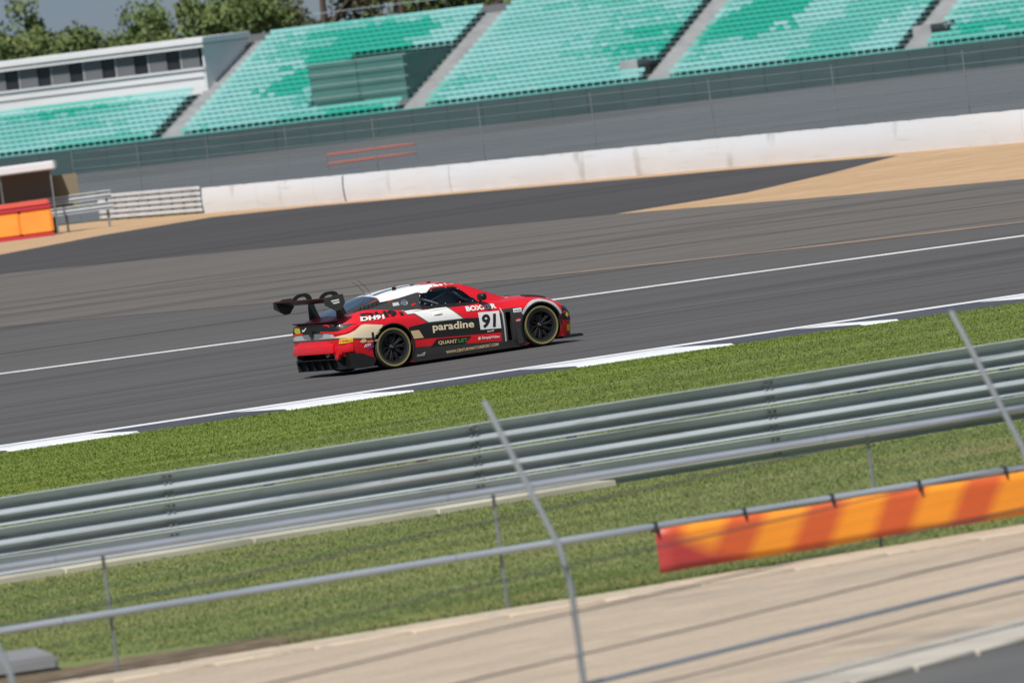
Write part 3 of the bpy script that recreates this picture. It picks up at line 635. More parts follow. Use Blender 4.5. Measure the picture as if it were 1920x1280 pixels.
body_st = [  # x, wb, zb, wm, zm, ws, zs, wt, zt, zc
 (-2.46, .60, .34, .66, .55, .66, .72, .62, .87, .90), (-2.41, .74, .33, .80, .55, .80, .72, .74, .885, .925), (-2.30, .86, .31, .915, .55, .905, .73, .80, .905, .95),
 (-2.10, .93, .26, .98, .52, .97, .75, .83, .955, .98), (-1.80, .95, .18, 1.0, .50, 1.00, .77, .83, 1.035, 1.03), (-1.45, .96, .12, 1.015, .48, 1.015, .77, .82, 1.0, 1.0),
 (-1.10, .96, .06, 1.0, .45, .985, .75, .84, .945, .98), (-.80, .95, .055, .97, .42, .955, .70, .845, .925, .95), (0, .945, .055, .96, .42, .945, .69, .845, .895, .92),
 (.60, .945, .055, .96, .42, .945, .68, .85, .875, .92), (.90, .95, .055, .985, .42, .975, .68, .84, .85, .925), (1.2, .95, .07, 1.0, .45, 1.0, .70, .83, .855, .925),
 (1.5, .95, .10, 1.01, .46, 1.01, .705, .82, .835, .90), (1.8, .94, .11, 1.0, .45, .985, .665, .78, .775, .84), (1.97, .90, .12, .955, .42, .925, .60, .72, .70, .76),
 (2.09, .82, .12, .87, .40, .84, .54, .64, .615, .665), (2.17, .66, .12, .71, .38, .69, .48, .52, .53, .565), (2.215, .50, .13, .55, .36, .53, .44, .42, .475, .50)]
def body_pts(v):
    wb, zb, wm, zm, ws, zs, wt, zt, zc = v
    return [(0, zb), (wb * .55, zb), (wb - .05, zb), (wb, zb + .04), (wm, zm), (ws, zs), ((ws * .45 + wt * .55) + .012, (zs * .38 + zt * .62)), (wt - .03, zt), (wt * .62, zt * .35 + zc * .65), (0, zc)]
xs = sorted(set(list(np.linspace(-2.46, -2.3, 6)) + list(np.linspace(-2.3, 1.9, 70)) + list(np.linspace(1.9, 2.215, 12))))
body_me = loft('body', body_st, body_pts, xs, 5)
cab_st = [ # x, zc, yr, zr, yb, z_mid_bulge
 (1.06, .90, .60, .885, .66), (.70, 1.065, .61, 1.03, .79), (.40, 1.205, .60, 1.16, .85), (.12, 1.30, .59, 1.245, .87), (-.20, 1.332, .58, 1.285, .875), (-.60, 1.341, .57, 1.295, .875),
 (-1.0, 1.316, .56, 1.265, .87), (-1.4, 1.25, .55, 1.19, .84), (-1.8, 1.135, .54, 1.085, .79), (-2.15, 1.01, .52, .98, .72), (-2.32, .945, .50, .925, .64)]
def cab_pts(v):
    zc, yr, zr, yb = v; z0 = .80
    return [(0, z0), (yb * .6, z0), (yb, z0), (yb * .55 + yr * .45 + .02, z0 * .55 + zr * .45), (yr + .035, zr - .045), (yr - .04, zr + .012), (yr * .5, zr * .25 + zc * .75), (0, zc)]
cab_me = loft('cabin', cab_st, cab_pts, np.linspace(-2.32, 1.06, 60), 5)
def bvh_of(me): return BVHTree.FromPolygons([v.co.copy() for v in me.vertices], [tuple(p.vertices) for p in me.polygons])
BB, CB = bvh_of(body_me), bvh_of(cab_me)
def boolcut(me, cutters, name):
    o = obj(name, me)
    for c in cutters:
        c_ = obj('cutter', c); md = o.modifiers.new('b', 'BOOLEAN'); md.operation = 'DIFFERENCE'; md.object = c_; md.solver = 'EXACT'
        if hasattr(md, 'material_mode'): md.material_mode = 'TRANSFER'
    dg = bpy.context.evaluated_depsgraph_get(); r = bpy.data.meshes.new_from_object(o.evaluated_get(dg)); r.name = name
    for md in list(o.modifiers): bpy.data.objects.remove(md.object)
    bpy.data.objects.remove(o); return r
AX, RR = 1.4585, .355
body_me.materials.append(M['red']); cut = []
for sx, r in ((-1, .395), (1, .385)):
    for sy in (-1, 1):
        mb = MB(); mb.lathe([(.56 * sy, .001), (.56 * sy, r), (1.2 * sy, r), (1.2 * sy, .001)], 48, 'y', (sx * AX, 0, .355)); c = mb.me('cut'); c.materials.append(M['hole']); cut.append(c)
for sy in (-1, 1):      # open slot behind the front wheel
    c = MB().prism([(.775, .14), (.905, .14), (.905, .69), (.775, .69)], .80 * sy, 1.2 * sy).me('cut'); c.materials.append(M['hole']); cut.append(c)
c = MB().prism([(-2.7, .10), (-2.05, .10), (-2.2, .40), (-2.7, .40)], -.72, .72).me('cut'); c.materials.append(M['hole']); cut.append(c)
body2 = boolcut(body_me, cut, 'body')
BODY = obj('body', body2, None, CAR, 32)
WIN = [(.36, .905), (.10, .925), (-.76, .965), (-.66, 1.175), (-.30, 1.225), (.02, 1.205), (.17, 1.125)]
cab_me.materials.append(M['red']); c = MB().prism(WIN, -1.2, 1.2).me('cut'); c.materials.append(M['hole'])
CABIN = obj('cabin', boolcut(cab_me, [c], 'cabin'), None, CAR, 32)

def place(P, n, mode, off, trees):
    """P: list of (a,b). side: ray along y; top: ray along -z; wrap: round the tail"""
    out = []; ok = []
    for (a, b_) in P:
        best = None
        if mode in ('right', 'left'):
            s = -1 if mode == 'right' else 1; org, dr = Vector((a, 2 * s, b_)), Vector((0, -s, 0))
            for t_ in trees:
                h = t_.ray_cast(org, dr)
                if h[0] and (best is None or h[3] < best[2]): best = (h[0], h[1], h[3])
        elif mode == 'top':
            for t_ in trees:
                h = t_.ray_cast(Vector((a, b_, 3)), Vector((0, 0, -1)))
                if h[0] and (best is None or h[3] < best[2]): best = (h[0], h[1], h[3])
        else:
            q = plan(a); p = Vector((q[0], q[1], b_)); h = trees[0].find_nearest(p); best = (h[0], h[1], h[3]) if h[0] else None
        if best is None: out.append((0, 0, 0)); ok.append(False); continue
        nrm = best[1]
        if mode == 'right' and nrm.y > 0 or mode == 'left' and nrm.y < 0 or mode == 'top' and nrm.z < 0: nrm = -nrm
        if mode[:4] == 'wrap' and nrm.dot(Vector((best[0].x + 1.2, best[0].y, 0))) < 0: nrm = -nrm
        out.append(tuple(best[0] + nrm * off)); ok.append(True)
    return out, ok
PL = [(-2.465, 0), (-2.455, .45), (-2.43, .66), (-2.37, .80), (-2.28, .90), (-2.10, .972), (-1.8, 1.0), (-1.1, 1.0)]
PS = [0]
for i in range(1, len(PL)): PS.append(PS[-1] + math.dist(PL[i], PL[i - 1]))
def plan(s):
    sg = -1 if s >= 0 else 1; a = abs(s)
    return (float(np.interp(a, PS, [p[0] for p in PL])), sg * float(np.interp(a, PS, [p[1] for p in PL])))
def SY(y): return float(np.interp(abs(y), [p[1] for p in PL[:7]], PS[:7])) * (1 if y <= 0 else -1)
def SX(x): return float(np.interp(x, [p[0] for p in PL[1:]], PS[1:]))
def decal(name, poly, m, mode='right', off=.004, trees=None, step=.03, parent=None, skip=None):
    bm = bmesh.new(); bm.faces.new([bm.verts.new((a, b_, 0)) for a, b_ in poly])
    for ax in (0, 1):
        lo, hi = min(p[ax] for p in poly), max(p[ax] for p in poly); nn = max(1, int((hi - lo) / step))
        for k in range(1, nn):
            co = [0, 0, 0]; co[ax] = lo + (hi - lo) * k / nn; no = [0, 0, 0]; no[ax] = 1
            bmesh.ops.bisect_plane(bm, geom=bm.verts[:] + bm.edges[:] + bm.faces[:], plane_co=co, plane_no=no, dist=1e-6)
    bmesh.ops.triangulate(bm, faces=[f for f in bm.faces if len(f.verts) > 4]); bm.verts.ensure_lookup_table()
    P, ok = place([(v.co.x, v.co.y) for v in bm.verts], 0, mode, off, trees or [BB, CB])
    dele = [f for f in bm.faces if not all(ok[v.index] for v in f.verts) or (skip and skip(sum(v.co.x for v in f.verts) / len(f.verts), sum(v.co.y for v in f.verts) / len(f.verts)))]
    for i, v in enumerate(bm.verts): v.co = P[i]
    bmesh.ops.delete(bm, geom=dele, context='FACES')
    me = bpy.data.meshes.new(name); bm.to_mesh(me); bm.free()
    # make the faces look outwards
    for p in me.polygons: pass
    bm = bmesh.new(); bm.from_mesh(me); bmesh.ops.recalc_face_normals(bm, faces=bm.faces)
    ref = {'right': Vector((0, -1, 0)), 'left': Vector((0, 1, 0)), 'top': Vector((0, 0, 1))}.get(mode)
    tot = sum((f.normal.dot(ref) if ref else f.normal.dot(f.calc_center_median() - Vector((-1.2, 0, .6)))) * f.calc_area() for f in bm.faces)
    if tot < 0: bmesh.ops.reverse_faces(bm, faces=bm.faces)
    bm.to_mesh(me); bm.free()
    return obj(name, me, m, parent or BODY, 180)
def arch(a, b_):
    return math.hypot(a + AX, b_ - .355) < .40 or math.hypot(a - AX, b_ - .355) < .39 or (.795 < a < .885 and .165 < b_ < .665)
def both(name, poly, m, off=.004, **k):
    k.setdefault('skip', arch)
    for md in ('right', 'left'): decal(name, poly, m, md, off, **k)
def text(name, s, p0, p1, height, m, mode='right', off=.008, bold=0.0, shear=0.0, trees=None, parent=None):
    """s runs from p0 to p1 (baseline ends, in the decal's own two axes), letter height in metres"""
    cu = bpy.data.curves.new('t', 'FONT'); cu.body = s; cu.size = 1; cu.resolution_u = 3; cu.offset = bold; cu.shear = shear
    o = bpy.data.objects.new('t', cu); COL.objects.link(o); dg = bpy.context.evaluated_depsgraph_get(); dg.update()
    me = bpy.data.meshes.new_from_object(o.evaluated_get(dg)); bpy.data.objects.remove(o); bpy.data.curves.remove(cu); me.name = name
    vs_ = [v.co.copy() for v in me.vertices]
    if not vs_: return None
    x0, x1 = min(v.x for v in vs_), max(v.x for v in vs_); y1 = .72
    bm = bmesh.new(); bm.from_mesh(me); bmesh.ops.triangulate(bm, faces=bm.faces); 
    bmesh.ops.subdivide_edges(bm, edges=[e_ for e_ in bm.edges if e_.calc_length() > .25], cuts=1)
    bmesh.ops.triangulate(bm, faces=bm.faces)
    d = Vector(p1) - Vector(p0); L = d.length; d.normalize(); nv = Vector((-d.y, d.x))
    Q = [Vector(p0) + d * ((v.co.x - x0) / (x1 - x0) * L) + nv * (v.co.y / y1 * height) for v in bm.verts]
    P, ok = place([(q.x, q.y) for q in Q], 0, mode, off, trees or [BB, CB])
    for i, v in enumerate(bm.verts): v.co = P[i]
    bm.to_mesh(me); bm.free(); me.materials.clear()
    return obj(name, me, m, parent or BODY)

# livery, right side seen, left side mirrored
SILL = [(-1.14, .058), (1.12, .058), (1.12, .17), (.64, .19), (-.04, .235), (-.62, .275), (-1.14, .31)]
both('sill_black', [(-1.17, .058)] + SILL[1:-1] + [(-1.17, .31)], M['cgrey'], .003, step=.018)
both('door_black', [(-1.13, .655), (-.71, .685), (-.04, .668), (.27, .638), (.70, .655), (.69, .338), (-.84, .42), (-1.13, .43)], M['cblack'], .003)
both('white_stripe_edge', [(-1.14, .965), (-.69, .94), (-.26, .905), (.0, .652), (-.72, .672), (-.95, .855), (-1.09, .86)], M['edge'], .0035, trees=[BB])
both('white_stripe', [(-1.12, .955), (-.69, .93), (-.28, .895), (-.04, .668), (-.71, .688), (-.93, .87), (-1.07, .872)], M['cwhite'], .005, trees=[BB])
both('gold_panel', [(-1.10, .585), (-.93, .58), (-.85, .44), (-1.08, .445)], M['gold'], .005)
both('lower_black_panel', [(-.74, .262), (-.60, .385), (.08, .348), (-.07, .235)], M['cblack'], .005)
both('number_plate_panel', [(.275, .725), (.68, .705), (.675, .405), (.27, .43)], M['cwhite'], .006)
text('race_number', '91', (.315, .468), (.60, .452), .215, M['cblack'], bold=.035, shear=.12, off=.011)
text('door_lettering', 'paradine', (-.655, .535), (.155, .492), .125, M['cream'], bold=.022, off=.009)
text('door_lettering', 'QUANT', (-.585, .290), (-.215, .272), .058, M['gold'], bold=.03, off=.011)
text('door_lettering', 'LET', (-.19, .271), (-.01, .262), .058, M['greenp'], bold=.03, off=.011)
text('door_lettering', 'SimplyVideo', (.275, .268), (.625, .25), .045, M['cwhite'], bold=.02, off=.009)
decal('flower_mark', [(.20, .27), (.225, .255), (.25, .27), (.255, .30), (.23, .315), (.205, .305)], M['cream'], off=.008)
text('door_lettering', 'BOXXER', (.07, .775), (.655, .755), .078, M['cwhite'], bold=.045, off=.009)
text('sill_lettering', 'WWW.CENTURYMOTORSPORT.COM', (-.45, .112), (.585, .118), .048, M['gold'], bold=.04, off=.009)
text('flank_lettering', 'DH91', (-1.95, .895), (-1.15, .868), .098, M['cblack'], bold=.05, off=.009, trees=[BB])
text('flank_lettering', 'DH91', (-2.0, .868), (-1.54, .853), .066, M['cwhite'], bold=.05, shear=.15, off=.017, trees=[BB])
hp, _ = place([(-.50, .80)], 0, 'right', 0, [BB]); hp = Vector(hp[0])
mm = bmesh.new(); bmesh.ops.create_icosphere(mm, subdivisions=3, radius=1); hm = bpy.data.meshes.new('door_handle')
for v in mm.verts: v.co = Vector((v.co.x * .11, v.co.y * .028, v.co.z * .028 - .01 * v.co.x ** 2))
mm.to_mesh(hm); mm.free(); obj('door_handle', hm, M['cwhite'], BODY, 60).location = hp
# black panel and labels behind the front wheel, silver arch strip
both('fender_black', [(.70, .655), (.74, .72), (1.02, .725), (1.14, .66), (1.25, .055), (.66, .055), (.66, .34)], M['cgrey'], .003)
both('vent_edge', [(.70, .75), (.72, .75), (.755, .66), (.75, .17), (.725, .17), (.728, .64)], M['csilver'], .006)
decal('white_label', [(.945, .705), (1.10, .70), (1.09, .635), (.94, .64)], M['cwhite'], off=.006)
text('label_lettering', 'HACK', (.955, .655), (1.085, .652), .03, M['cblack'], off=.009, bold=.02)
decal('small_badge', [(.955, .50), (.985, .53), (1.04, .53), (1.06, .505), (1.04, .475), (.98, .47)], M['redtrim'], off=.006, skip=None)
def scrawl(name, a0, a1, b_, h, n, m, mode='right', off=.009, trees=None, slant=.4):
    """lettering too small and blurred to read: a run of slanting strokes"""
    w = (a1 - a0) / n
    for i in range(n):
        x = a0 + i * w; hh = h * random.uniform(.65, 1)
        decal(name, [(x, b_), (x + w * .62, b_), (x + w * .62 + hh * slant, b_ + hh), (x + hh * slant, b_ + hh)], m, mode, off, trees or [BB])
scrawl('small_mark', .395, .53, .372, .026, 6, M['cwhite'], slant=.3)
scrawl('small_mark', -1.03, -.87, .135, .045, 8, M['csilver'])
decal('small_mark', [(-.91, .17), (-.86, .17), (-.845, .195), (-.90, .19)], M['gold'], off=.009)
scrawl('small_mark', .965, 1.05, .488, .024, 5, M['cwhite'], slant=.2)
def ring_poly(cx, cz, r0, r1, a0, a1, n=22):
    A = [math.radians(a0 + (a1 - a0) * i / n) for i in range(n + 1)]
    return [(cx + r1 * math.cos(t_), cz + r1 * math.sin(t_)) for t_ in A] + [(cx + r0 * math.cos(t_), cz + r0 * math.sin(t_)) for t_ in reversed(A)]
for md in ('right', 'left'):
    for (a0, a1, r1) in ((20, 85, .455), (85, 146, .45)):
        decal('arch_strip', ring_poly(AX, .355, .405, r1, a0, a1), M['csilver'], md, .005, step=.02)
    decal('arch_lip', ring_poly(AX, .355, .384, .408, -4, 222), M['cblack'], md, .006, step=.02)
    decal('arch_lip', ring_poly(-AX, .355, .394, .414, -44, 178), M['cblack'], md, .006, step=.02)
    decal('front_corner_black', [(1.86, .45), (1.90, .58), (1.97, .62), (2.12, .52), (2.16, .36), (1.88, .40)], M['cblack'], md, .004)
    decal('headlight', [(1.90, .645), (2.02, .61), (2.12, .535), (2.11, .50), (1.99, .56), (1.90, .60)], M['glassd'], md, .006)
decal('bumper_label', [(1.97, .20), (2.10, .18), (2.10, .30), (1.97, .305)], M['yellow'], off=.007)
decal('corner_mark', [(1.95, .47), (2.0, .52), (2.05, .47), (2.0, .42)], M['yellow'], off=.008)
decal('corner_mark', [(1.90, .52), (1.95, .55), (1.98, .53), (1.94, .49)], M['redtrim'], off=.008)
# roof and windows
CABT = [CB]
decal('roof_white', [(-1.40, -.60), (-.52, -.66), (-.18, -.50), (-.10, .50), (-.52, .66), (-1.40, .60)], M['cwhite'], 'top', .005, CABT, parent=CABIN)
both('roof_rail_white', [(-.50, 1.225), (-.74, 1.20), (-1.06, 1.155), (-1.36, 1.13), (-1.40, 1.27), (-1.0, 1.33), (-.56, 1.335)], M['cwhite'], .0065, trees=CABT, parent=CABIN, skip=None)
for y0, y1 in ((-.34, -.22), (.0, .16), (.32, .42)): decal('roof_stripe', [(-1.35, y0), (-.2, y0 + .02), (-.2, y1 + .02), (-1.35, y1)], M['navy'], 'top', .008, CABT, parent=CABIN)
decal('roof_red_panel', [(-.5, -.47), (.08, -.52), (.08, .52), (-.30, .47)], M['red'], 'top', .0095, CABT, parent=CABIN)
for i, (x, w) in enumerate(((-.40, .05), (-.33, .1), (-.21, .06), (-.10, .04), (-.04, .13), (.11, .06))):      # illegible small white names on the roof rail
    decal('name_mark', [(x, 1.262), (x + w, 1.255), (x + w, 1.285), (x, 1.292)], M['cwhite'], 'right', .006, CABT, parent=CABIN)
for sg in (1, -1): decal('rear_pillar_top', [(-2.2, -.43 * sg), (-1.38, -.46 * sg), (-1.34, -.66 * sg), (-1.8, -.70 * sg), (-2.2, -.60 * sg)], M['cgrey'], 'top', .003, CABT, parent=CABIN)
decal('windscreen', [(.14, -.52), (.50, -.60), (1.0, -.56), (1.04, 0), (1.0, .56), (.50, .60), (.14, .52), (.12, 0)], M['rglass'], 'top', .004, CABT, parent=CABIN)
decal('rear_window', [(-2.18, -.44), (-1.42, -.50), (-1.36, -.30), (-1.34, 0), (-1.36, .30), (-1.42, .50), (-2.18, .44)], M['rglass'], 'top', .004, CABT, parent=CABIN)
both('quarter_panel', [(-.74, .94), (-.63, 1.19), (-.72, 1.215), (-1.06, 1.165), (-1.28, 1.11), (-1.62, 1.045), (-1.80, .97), (-1.1, .90), (-.74, .90)], M['cgrey'], .0055, trees=CABT, parent=CABIN, skip=None)
both('rear_pillar_black', [(-1.22, 1.15), (-1.42, 1.165), (-1.92, 1.04), (-1.9, .97), (-1.7, .98), (-1.62, 1.03), (-1.3, 1.105)], M['cblack'], .0045, trees=CABT, parent=CABIN, skip=None)
both('window_surround', [(.42, .86), (.05, .86), (-.80, .88), (-.70, 1.195), (-.30, 1.245), (.05, 1.222), (.20, 1.135)], M['cblack'], .003, trees=CABT, parent=CABIN,
     skip=lambda a, b_: -.745 < a < .30 and .975 - .02 * 0 - (a + .745) * .05 < b_ < 1.165)
for md in ('right', 'left'): decal('side_window', WIN, M['glass'], md, .006, CABT, parent=CABIN)
gr = MB()
for k in range(5):
    P, ok = place([(-1.80 + k * .075, 1.035 + k * .012), (-1.76 + k * .075, 1.085 + k * .012)], 0, 'right', .01, CABT); gr.tube(P, .012, 5)
gr.build('louvre', M['black'], CABIN)
pv, _ = place([(-1.0, 1.06)], 0, 'right', .0, CABT); pv = Vector(pv[0])
nrm_ = Vector((0, -.88, .47)); cap = MB().lathe([(-.005, .0), (-.005, .062), (.02, .062), (.022, .05), (.012, .047), (.012, 0)], 20, 'z'); cm = cap.me('fuel_cap')
fc = obj('fuel_cap', cm, M['chrome'], CABIN, 40); fc.matrix_local = Matrix.Translation(pv) @ nrm_.to_track_quat('Z', 'Y').to_matrix().to_4x4()
decal('refuel_window', [(-1.22, 1.03), (-1.10, 1.035), (-1.10, 1.09), (-1.21, 1.085)], M['csilver'], 'right', .009, CABT, parent=CABIN)
decal('red_arrow', [(-.90, .995), (-.82, 1.01), (-.80, 1.035), (-.88, 1.02)], M['tail'], 'right', .009, CABT, parent=CABIN)
ck = MB()
for a, b_ in ((.27, .925), (.02, .94), (-.26, .953), (-.52, .963), (-.72, 1.03), (-.66, 1.14), (-.42, 1.20), (-.12, 1.215), (.1, 1.165)):
    P, ok = place([(a, b_)], 0, 'right', .008, CABT); p = Vector(P[0]); ck.box(p.x - .007, p.x + .008, p.y - .006, p.y + .004, p.z - .004, p.z + .010)
ck.build('window_clip', M['csilver'], CABIN, kind='stuff')
obj('window_net', MB().prism([(-.22, .95), (.22, .95), (.06, 1.16), (-.06, 1.19)], -.34, -.33).me('window_net'), mat('net_grey', (.32, .32, .33), .8), CABIN)
MB().tube([(.02, -.60, 1.15), (.20, -.64, .98)], .016, 8).tube([(.20, -.64, .98), (.30, -.66, .95)], .02, 8).build('strap', M['cwhite'], CABIN, 40)
MB().tube([(-.55, -.60, 1.07), (-.30, -.62, .96)], .018, 8).build('brace', M['csilver'], CABIN, 40)
# inside: cage, seat, net
cg = MB()
for sy in (-1, 1):
    cg.tube([(.30, .58 * sy, .93), (-.12, .52 * sy, 1.22), (-.60, .50 * sy, 1.24)], .022, 8); cg.tube([(-.66, .60 * sy, .95), (-.60, .50 * sy, 1.24)], .022, 8)
    cg.tube([(-.62, .58 * sy, .96), (.02, .54 * sy, 1.17)], .02, 8)
cg.tube([(-.62, -.55, .97), (-.6, .5, 1.21)], .02, 8); cg.tube([(-.6, -.5, 1.23), (-.6, .5, 1.23)], .022, 8)
cg.build('roll_cage', M['cage'], CABIN, 60)
stm = MB().prism([(-.50, .93), (-.30, .93), (-.42, 1.08), (-.46, 1.20), (-.56, 1.21), (-.60, .95)], .12, .55).me('race_seat'); obj('race_seat', bevel(stm, .02), M['cgrey'], CABIN, 40)
# deck, tail and rear end
decal('rear_panel_black', [(SY(.85), .735), (SY(-.85), .735), (SY(-.93), .80), (SX(-2.08), .86), (SX(-2.2), .885), (SY(-.7), .89), (SY(.7), .89), (-SX(-2.2), .885), (-SX(-2.1), .855), (SY(.93), .80)], M['cblack'], 'wrap', .004, [BB], parent=BODY)
for sg in (1, -1):
    f_ = lambda pl: [(s * sg, z) for s, z in pl]
    decal('tail_light', f_([(SY(-.30), .745), (SY(-.55), .742), (SY(-.78), .705), (SX(-2.30), .70), (SX(-2.20), .735), (SX(-2.06), .83), (SX(-2.16), .845), (SX(-2.25), .79), (SY(-.80), .75), (SY(-.62), .765), (SY(-.34), .775)]), M['tail'], 'wrap', .012, [BB], step=.02)
    decal('cream_panel', f_([(SY(-.70), .655), (SY(-.84), .675), (SX(-2.25), .69), (SX(-2.14), .73), (SX(-2.02), .81), (SX(-1.95), .815), (SX(-1.62), .755), (SX(-1.70), .66), (SX(-1.80), .565), (SX(-2.0), .58), (SX(-2.2), .61), (SY(-.8), .635)]), M['cream'], 'wrap', .006, [BB], step=.025)
    decal('cream_outline', f_([(SY(-.80), .638), (SX(-2.2), .612), (SX(-2.0), .583), (SX(-1.80), .568), (SX(-1.8), .548), (SX(-2.0), .562), (SX(-2.2), .59), (SY(-.8), .615)]), M['edge'], 'wrap', .007, [BB], step=.025)
decal('silver_band', [(SY(.80), .645), (SY(-.74), .645), (SY(-.70), .735), (SY(.78), .735)], M['csilver'], 'wrap', .005, [BB])
decal('plate_recess', [(SY(.30), .672), (SY(.18), .655), (SY(-.18), .655), (SY(-.36), .675), (SY(-.42), .732), (SY(.36), .732)], mat('plate_recess_grey', (.17, .18, .19), .5), 'wrap', .008, [BB])
decal('band_outline', [(SY(.82), .622), (SY(-.80), .622), (SY(-.80), .643), (SY(.82), .643)], M['edge'], 'wrap', .007, [BB])
decal('lime_badge', [(SY(.62), .80), (SY(.58), .77), (SY(.42), .77), (SY(.40), .80), (SY(.42), .86), (SY(.60), .86)], M['lime'], 'wrap', .008, [BB])
decal('white_tick', [(SY(.34), .80), (SY(.28), .79), (SY(.17), .85), (SY(.19), .86), (SY(.28), .82), (SY(.33), .83)], M['cwhite'], 'wrap', .008, [BB])
decal('yellow_label', [(SX(-2.37), .545), (SX(-2.20), .548), (SX(-2.19), .62), (SX(-2.36), .62)], M['yellow'], 'wrap', .012, [BB])
text('label_lettering', 'PIRELLI', (SX(-2.355), .565), (SX(-2.21), .568), .034, M['redtrim'], 'wrap', .015, .02, 0, [BB])
decal('crest', [(SX(-2.09), .535), (SX(-2.05), .505), (SX(-1.985), .51), (SX(-1.96), .53), (SX(-1.99), .565), (SX(-2.03), .575)], M['gold'], 'wrap', .009, [BB])
scrawl('small_mark', SX(-1.955), SX(-1.75), .502, .032, 9, M['gold'], 'wrap')
scrawl('small_mark', SX(-2.02), SX(-1.90), .425, .062, 4, M['cwhite'], 'wrap', .010)
scrawl('small_mark', SX(-1.97), SX(-1.84), .398, .05, 5, mat('livery_violet', (.14, .05, .32), .4), 'wrap', .013)
for y in (.62, -.60): q = plan(SY(y)); MB().box(q[0] - .022, q[0] + .02, y - .03, y + .03, .60, .66).build('latch', M['cblack'], BODY)
q = plan(SX(-1.84)); MB().box(-1.86, -1.82, q[1] - .022, q[1] + .03, .53, .66).build('latch', M['cblack'], BODY)
MB().box(-2.50, -2.45, -.07, .04, .70, .80).build('rain_light', M['cblack'], BODY)
def sweep(name, prof, y0, y1, m, n=30, taper=0, smooth=35):
    """closed profile (outward offset, z) carried round the tail's plan curve"""
    v = []; f = []; k = len(prof); S_ = np.linspace(SY(y0), SY(y1), n)
    for s in S_:
        q = Vector(plan(s)); q2 = Vector(plan(s + .01)); t_ = (q2 - q).normalized(); nn = Vector((t_.y, -t_.x)); 
        if nn.x > 0: nn = -nn
        for (o_, z) in prof: v.append((q.x + nn.x * o_, q.y + nn.y * o_, z))
    for i in range(n - 1):
        for j in range(k): f.append((i * k + j, i * k + (j + 1) % k, (i + 1) * k + (j + 1) % k, (i + 1) * k + j))
    f += [tuple(range(k)), tuple((n - 1) * k + j for j in reversed(range(k)))]
    me = mesh(name, v, f); bm = bmesh.new(); bm.from_mesh(me); bmesh.ops.recalc_face_normals(bm, faces=bm.faces); bm.to_mesh(me); bm.free()
    return obj(name, me, m, CAR, smooth)
bp = sweep('rear_bumper', [(-.12, .615), (.012, .61), (.02, .575), (.028, .55), (.06, .53), (.085, .42), (.08, .395), (-.12, .395)], .74, -.70, M['red'])
sweep('rear_bumper_corner', [(-.15, .605), (.02, .605), (.022, .55), (.05, .44), (.03, .385), (-.15, .385)], -.70, -.93, M['red'], 12)
sweep('rear_bumper_corner', [(-.15, .60), (.03, .60), (.05, .44), (.04, .40), (-.15, .40)], .93, .74, M['red'], 12)
sweep('tail_lip', [(-.12, .90), (.015, .915), (.035, .93), (.02, .94), (-.12, .935)], .74, -.74, M['cblack'])
MB().prism([(-.60, .40), (-.84, .40), (-.84, .36), (-.76, .27), (-.70, .27)], -2.44, -2.38, 'x').build('bumper_tip', M['red'], CAR)
DFU = obj('diffuser', bevel(MB().box(-2.44, -1.9, -.76, .76, .275, .30).me('diffuser'), .006, 1), M['cgrey'], CAR, 40)
fin = MB().prism([(-2.42, .10), (-1.95, .09), (-1.95, .27), (-2.44, .27)], -.008, .008).me('fin')
for y in (-.74, -.42, -.14, .14, .42, .74): obj('fin', fin, M['hole'], DFU).location = (0, y, 0)
MB().box(-2.36, -2.32, -.73, .73, .11, .272).build('diffuser_back', M['hole'], DFU)
obj('tail_pipe', MB().lathe([(0, .035), (0, .045), (.12, .045), (.12, .035)], 16, 'y').me('tail_pipe'), M['chrome'], CAR, 40).matrix_local = Matrix.Translation((-2.50, -.52, .375)) @ Matrix.Rotation(math.radians(-90), 4, 'Z')
# lower flank behind the rear wheel and floor
for sy in (-1, 1):
    MB().prism([(-2.28, .10), (-1.86, .085), (-1.80, .20), (-1.86, .30), (-2.32, .37)], .76 * sy, .95 * sy).build('rear_flank', M['cblack'], CAR, 30)
    MB().prism([(-1.085, .045), (1.0, .045), (.99, .06), (-1.08, .06)], .6 * sy, .985 * sy).build('side_skirt', M['cblack'], CAR, 30)
    MB().prism([(1.88, .12), (2.24, .12), (2.29, .085), (2.27, .07), (1.88, .07)], .0 if sy < 0 else .001, 1.0 * sy if False else .93 * sy).build('front_splitter', M['cblack'], CAR, 30)
    MB().prism([(.96, .10), (1.07, .10), (1.04, .30), (.98, .48), (.95, .48)], .985 * sy, 1.0 * sy).build('wheel_fin', M['cgrey'], CAR, 30)
MB().box(-2.0, 2.1, -.74, .74, .075, .12).build('floor', M['hole'], CAR)
# bonnet vents, mirrors, aerials
vn = MB()
for k in range(9):
    P, ok = place([(1.38 + k * .045, -.72), (1.40 + k * .045, -.50)], 0, 'top', .008, [BB]); vn.tube(P, .014, 5)
    P, ok = place([(1.38 + k * .045, .72), (1.40 + k * .045, .50)], 0, 'top', .008, [BB]); vn.tube(P, .014, 5)
vn.build('louvre', M['black'], BODY)
decal('bonnet_vent', [(1.2, -.36), (1.55, -.32), (1.55, -.06), (1.25, -.06)], M['cblack'], 'top', .005, [BB]); decal('bonnet_vent', [(1.2, .36), (1.55, .32), (1.55, .06), (1.25, .06)], M['cblack'], 'top', .005, [BB])
decal('bonnet_mark', [(.93, -.62), (1.10, -.60), (1.08, -.52), (.95, -.53)], M['cwhite'], 'top', .006, [BB]); decal('bonnet_mark', [(.97, -.60), (1.06, -.59), (1.05, -.56), (.98, -.56)], M['navy'], 'top', .009, [BB])
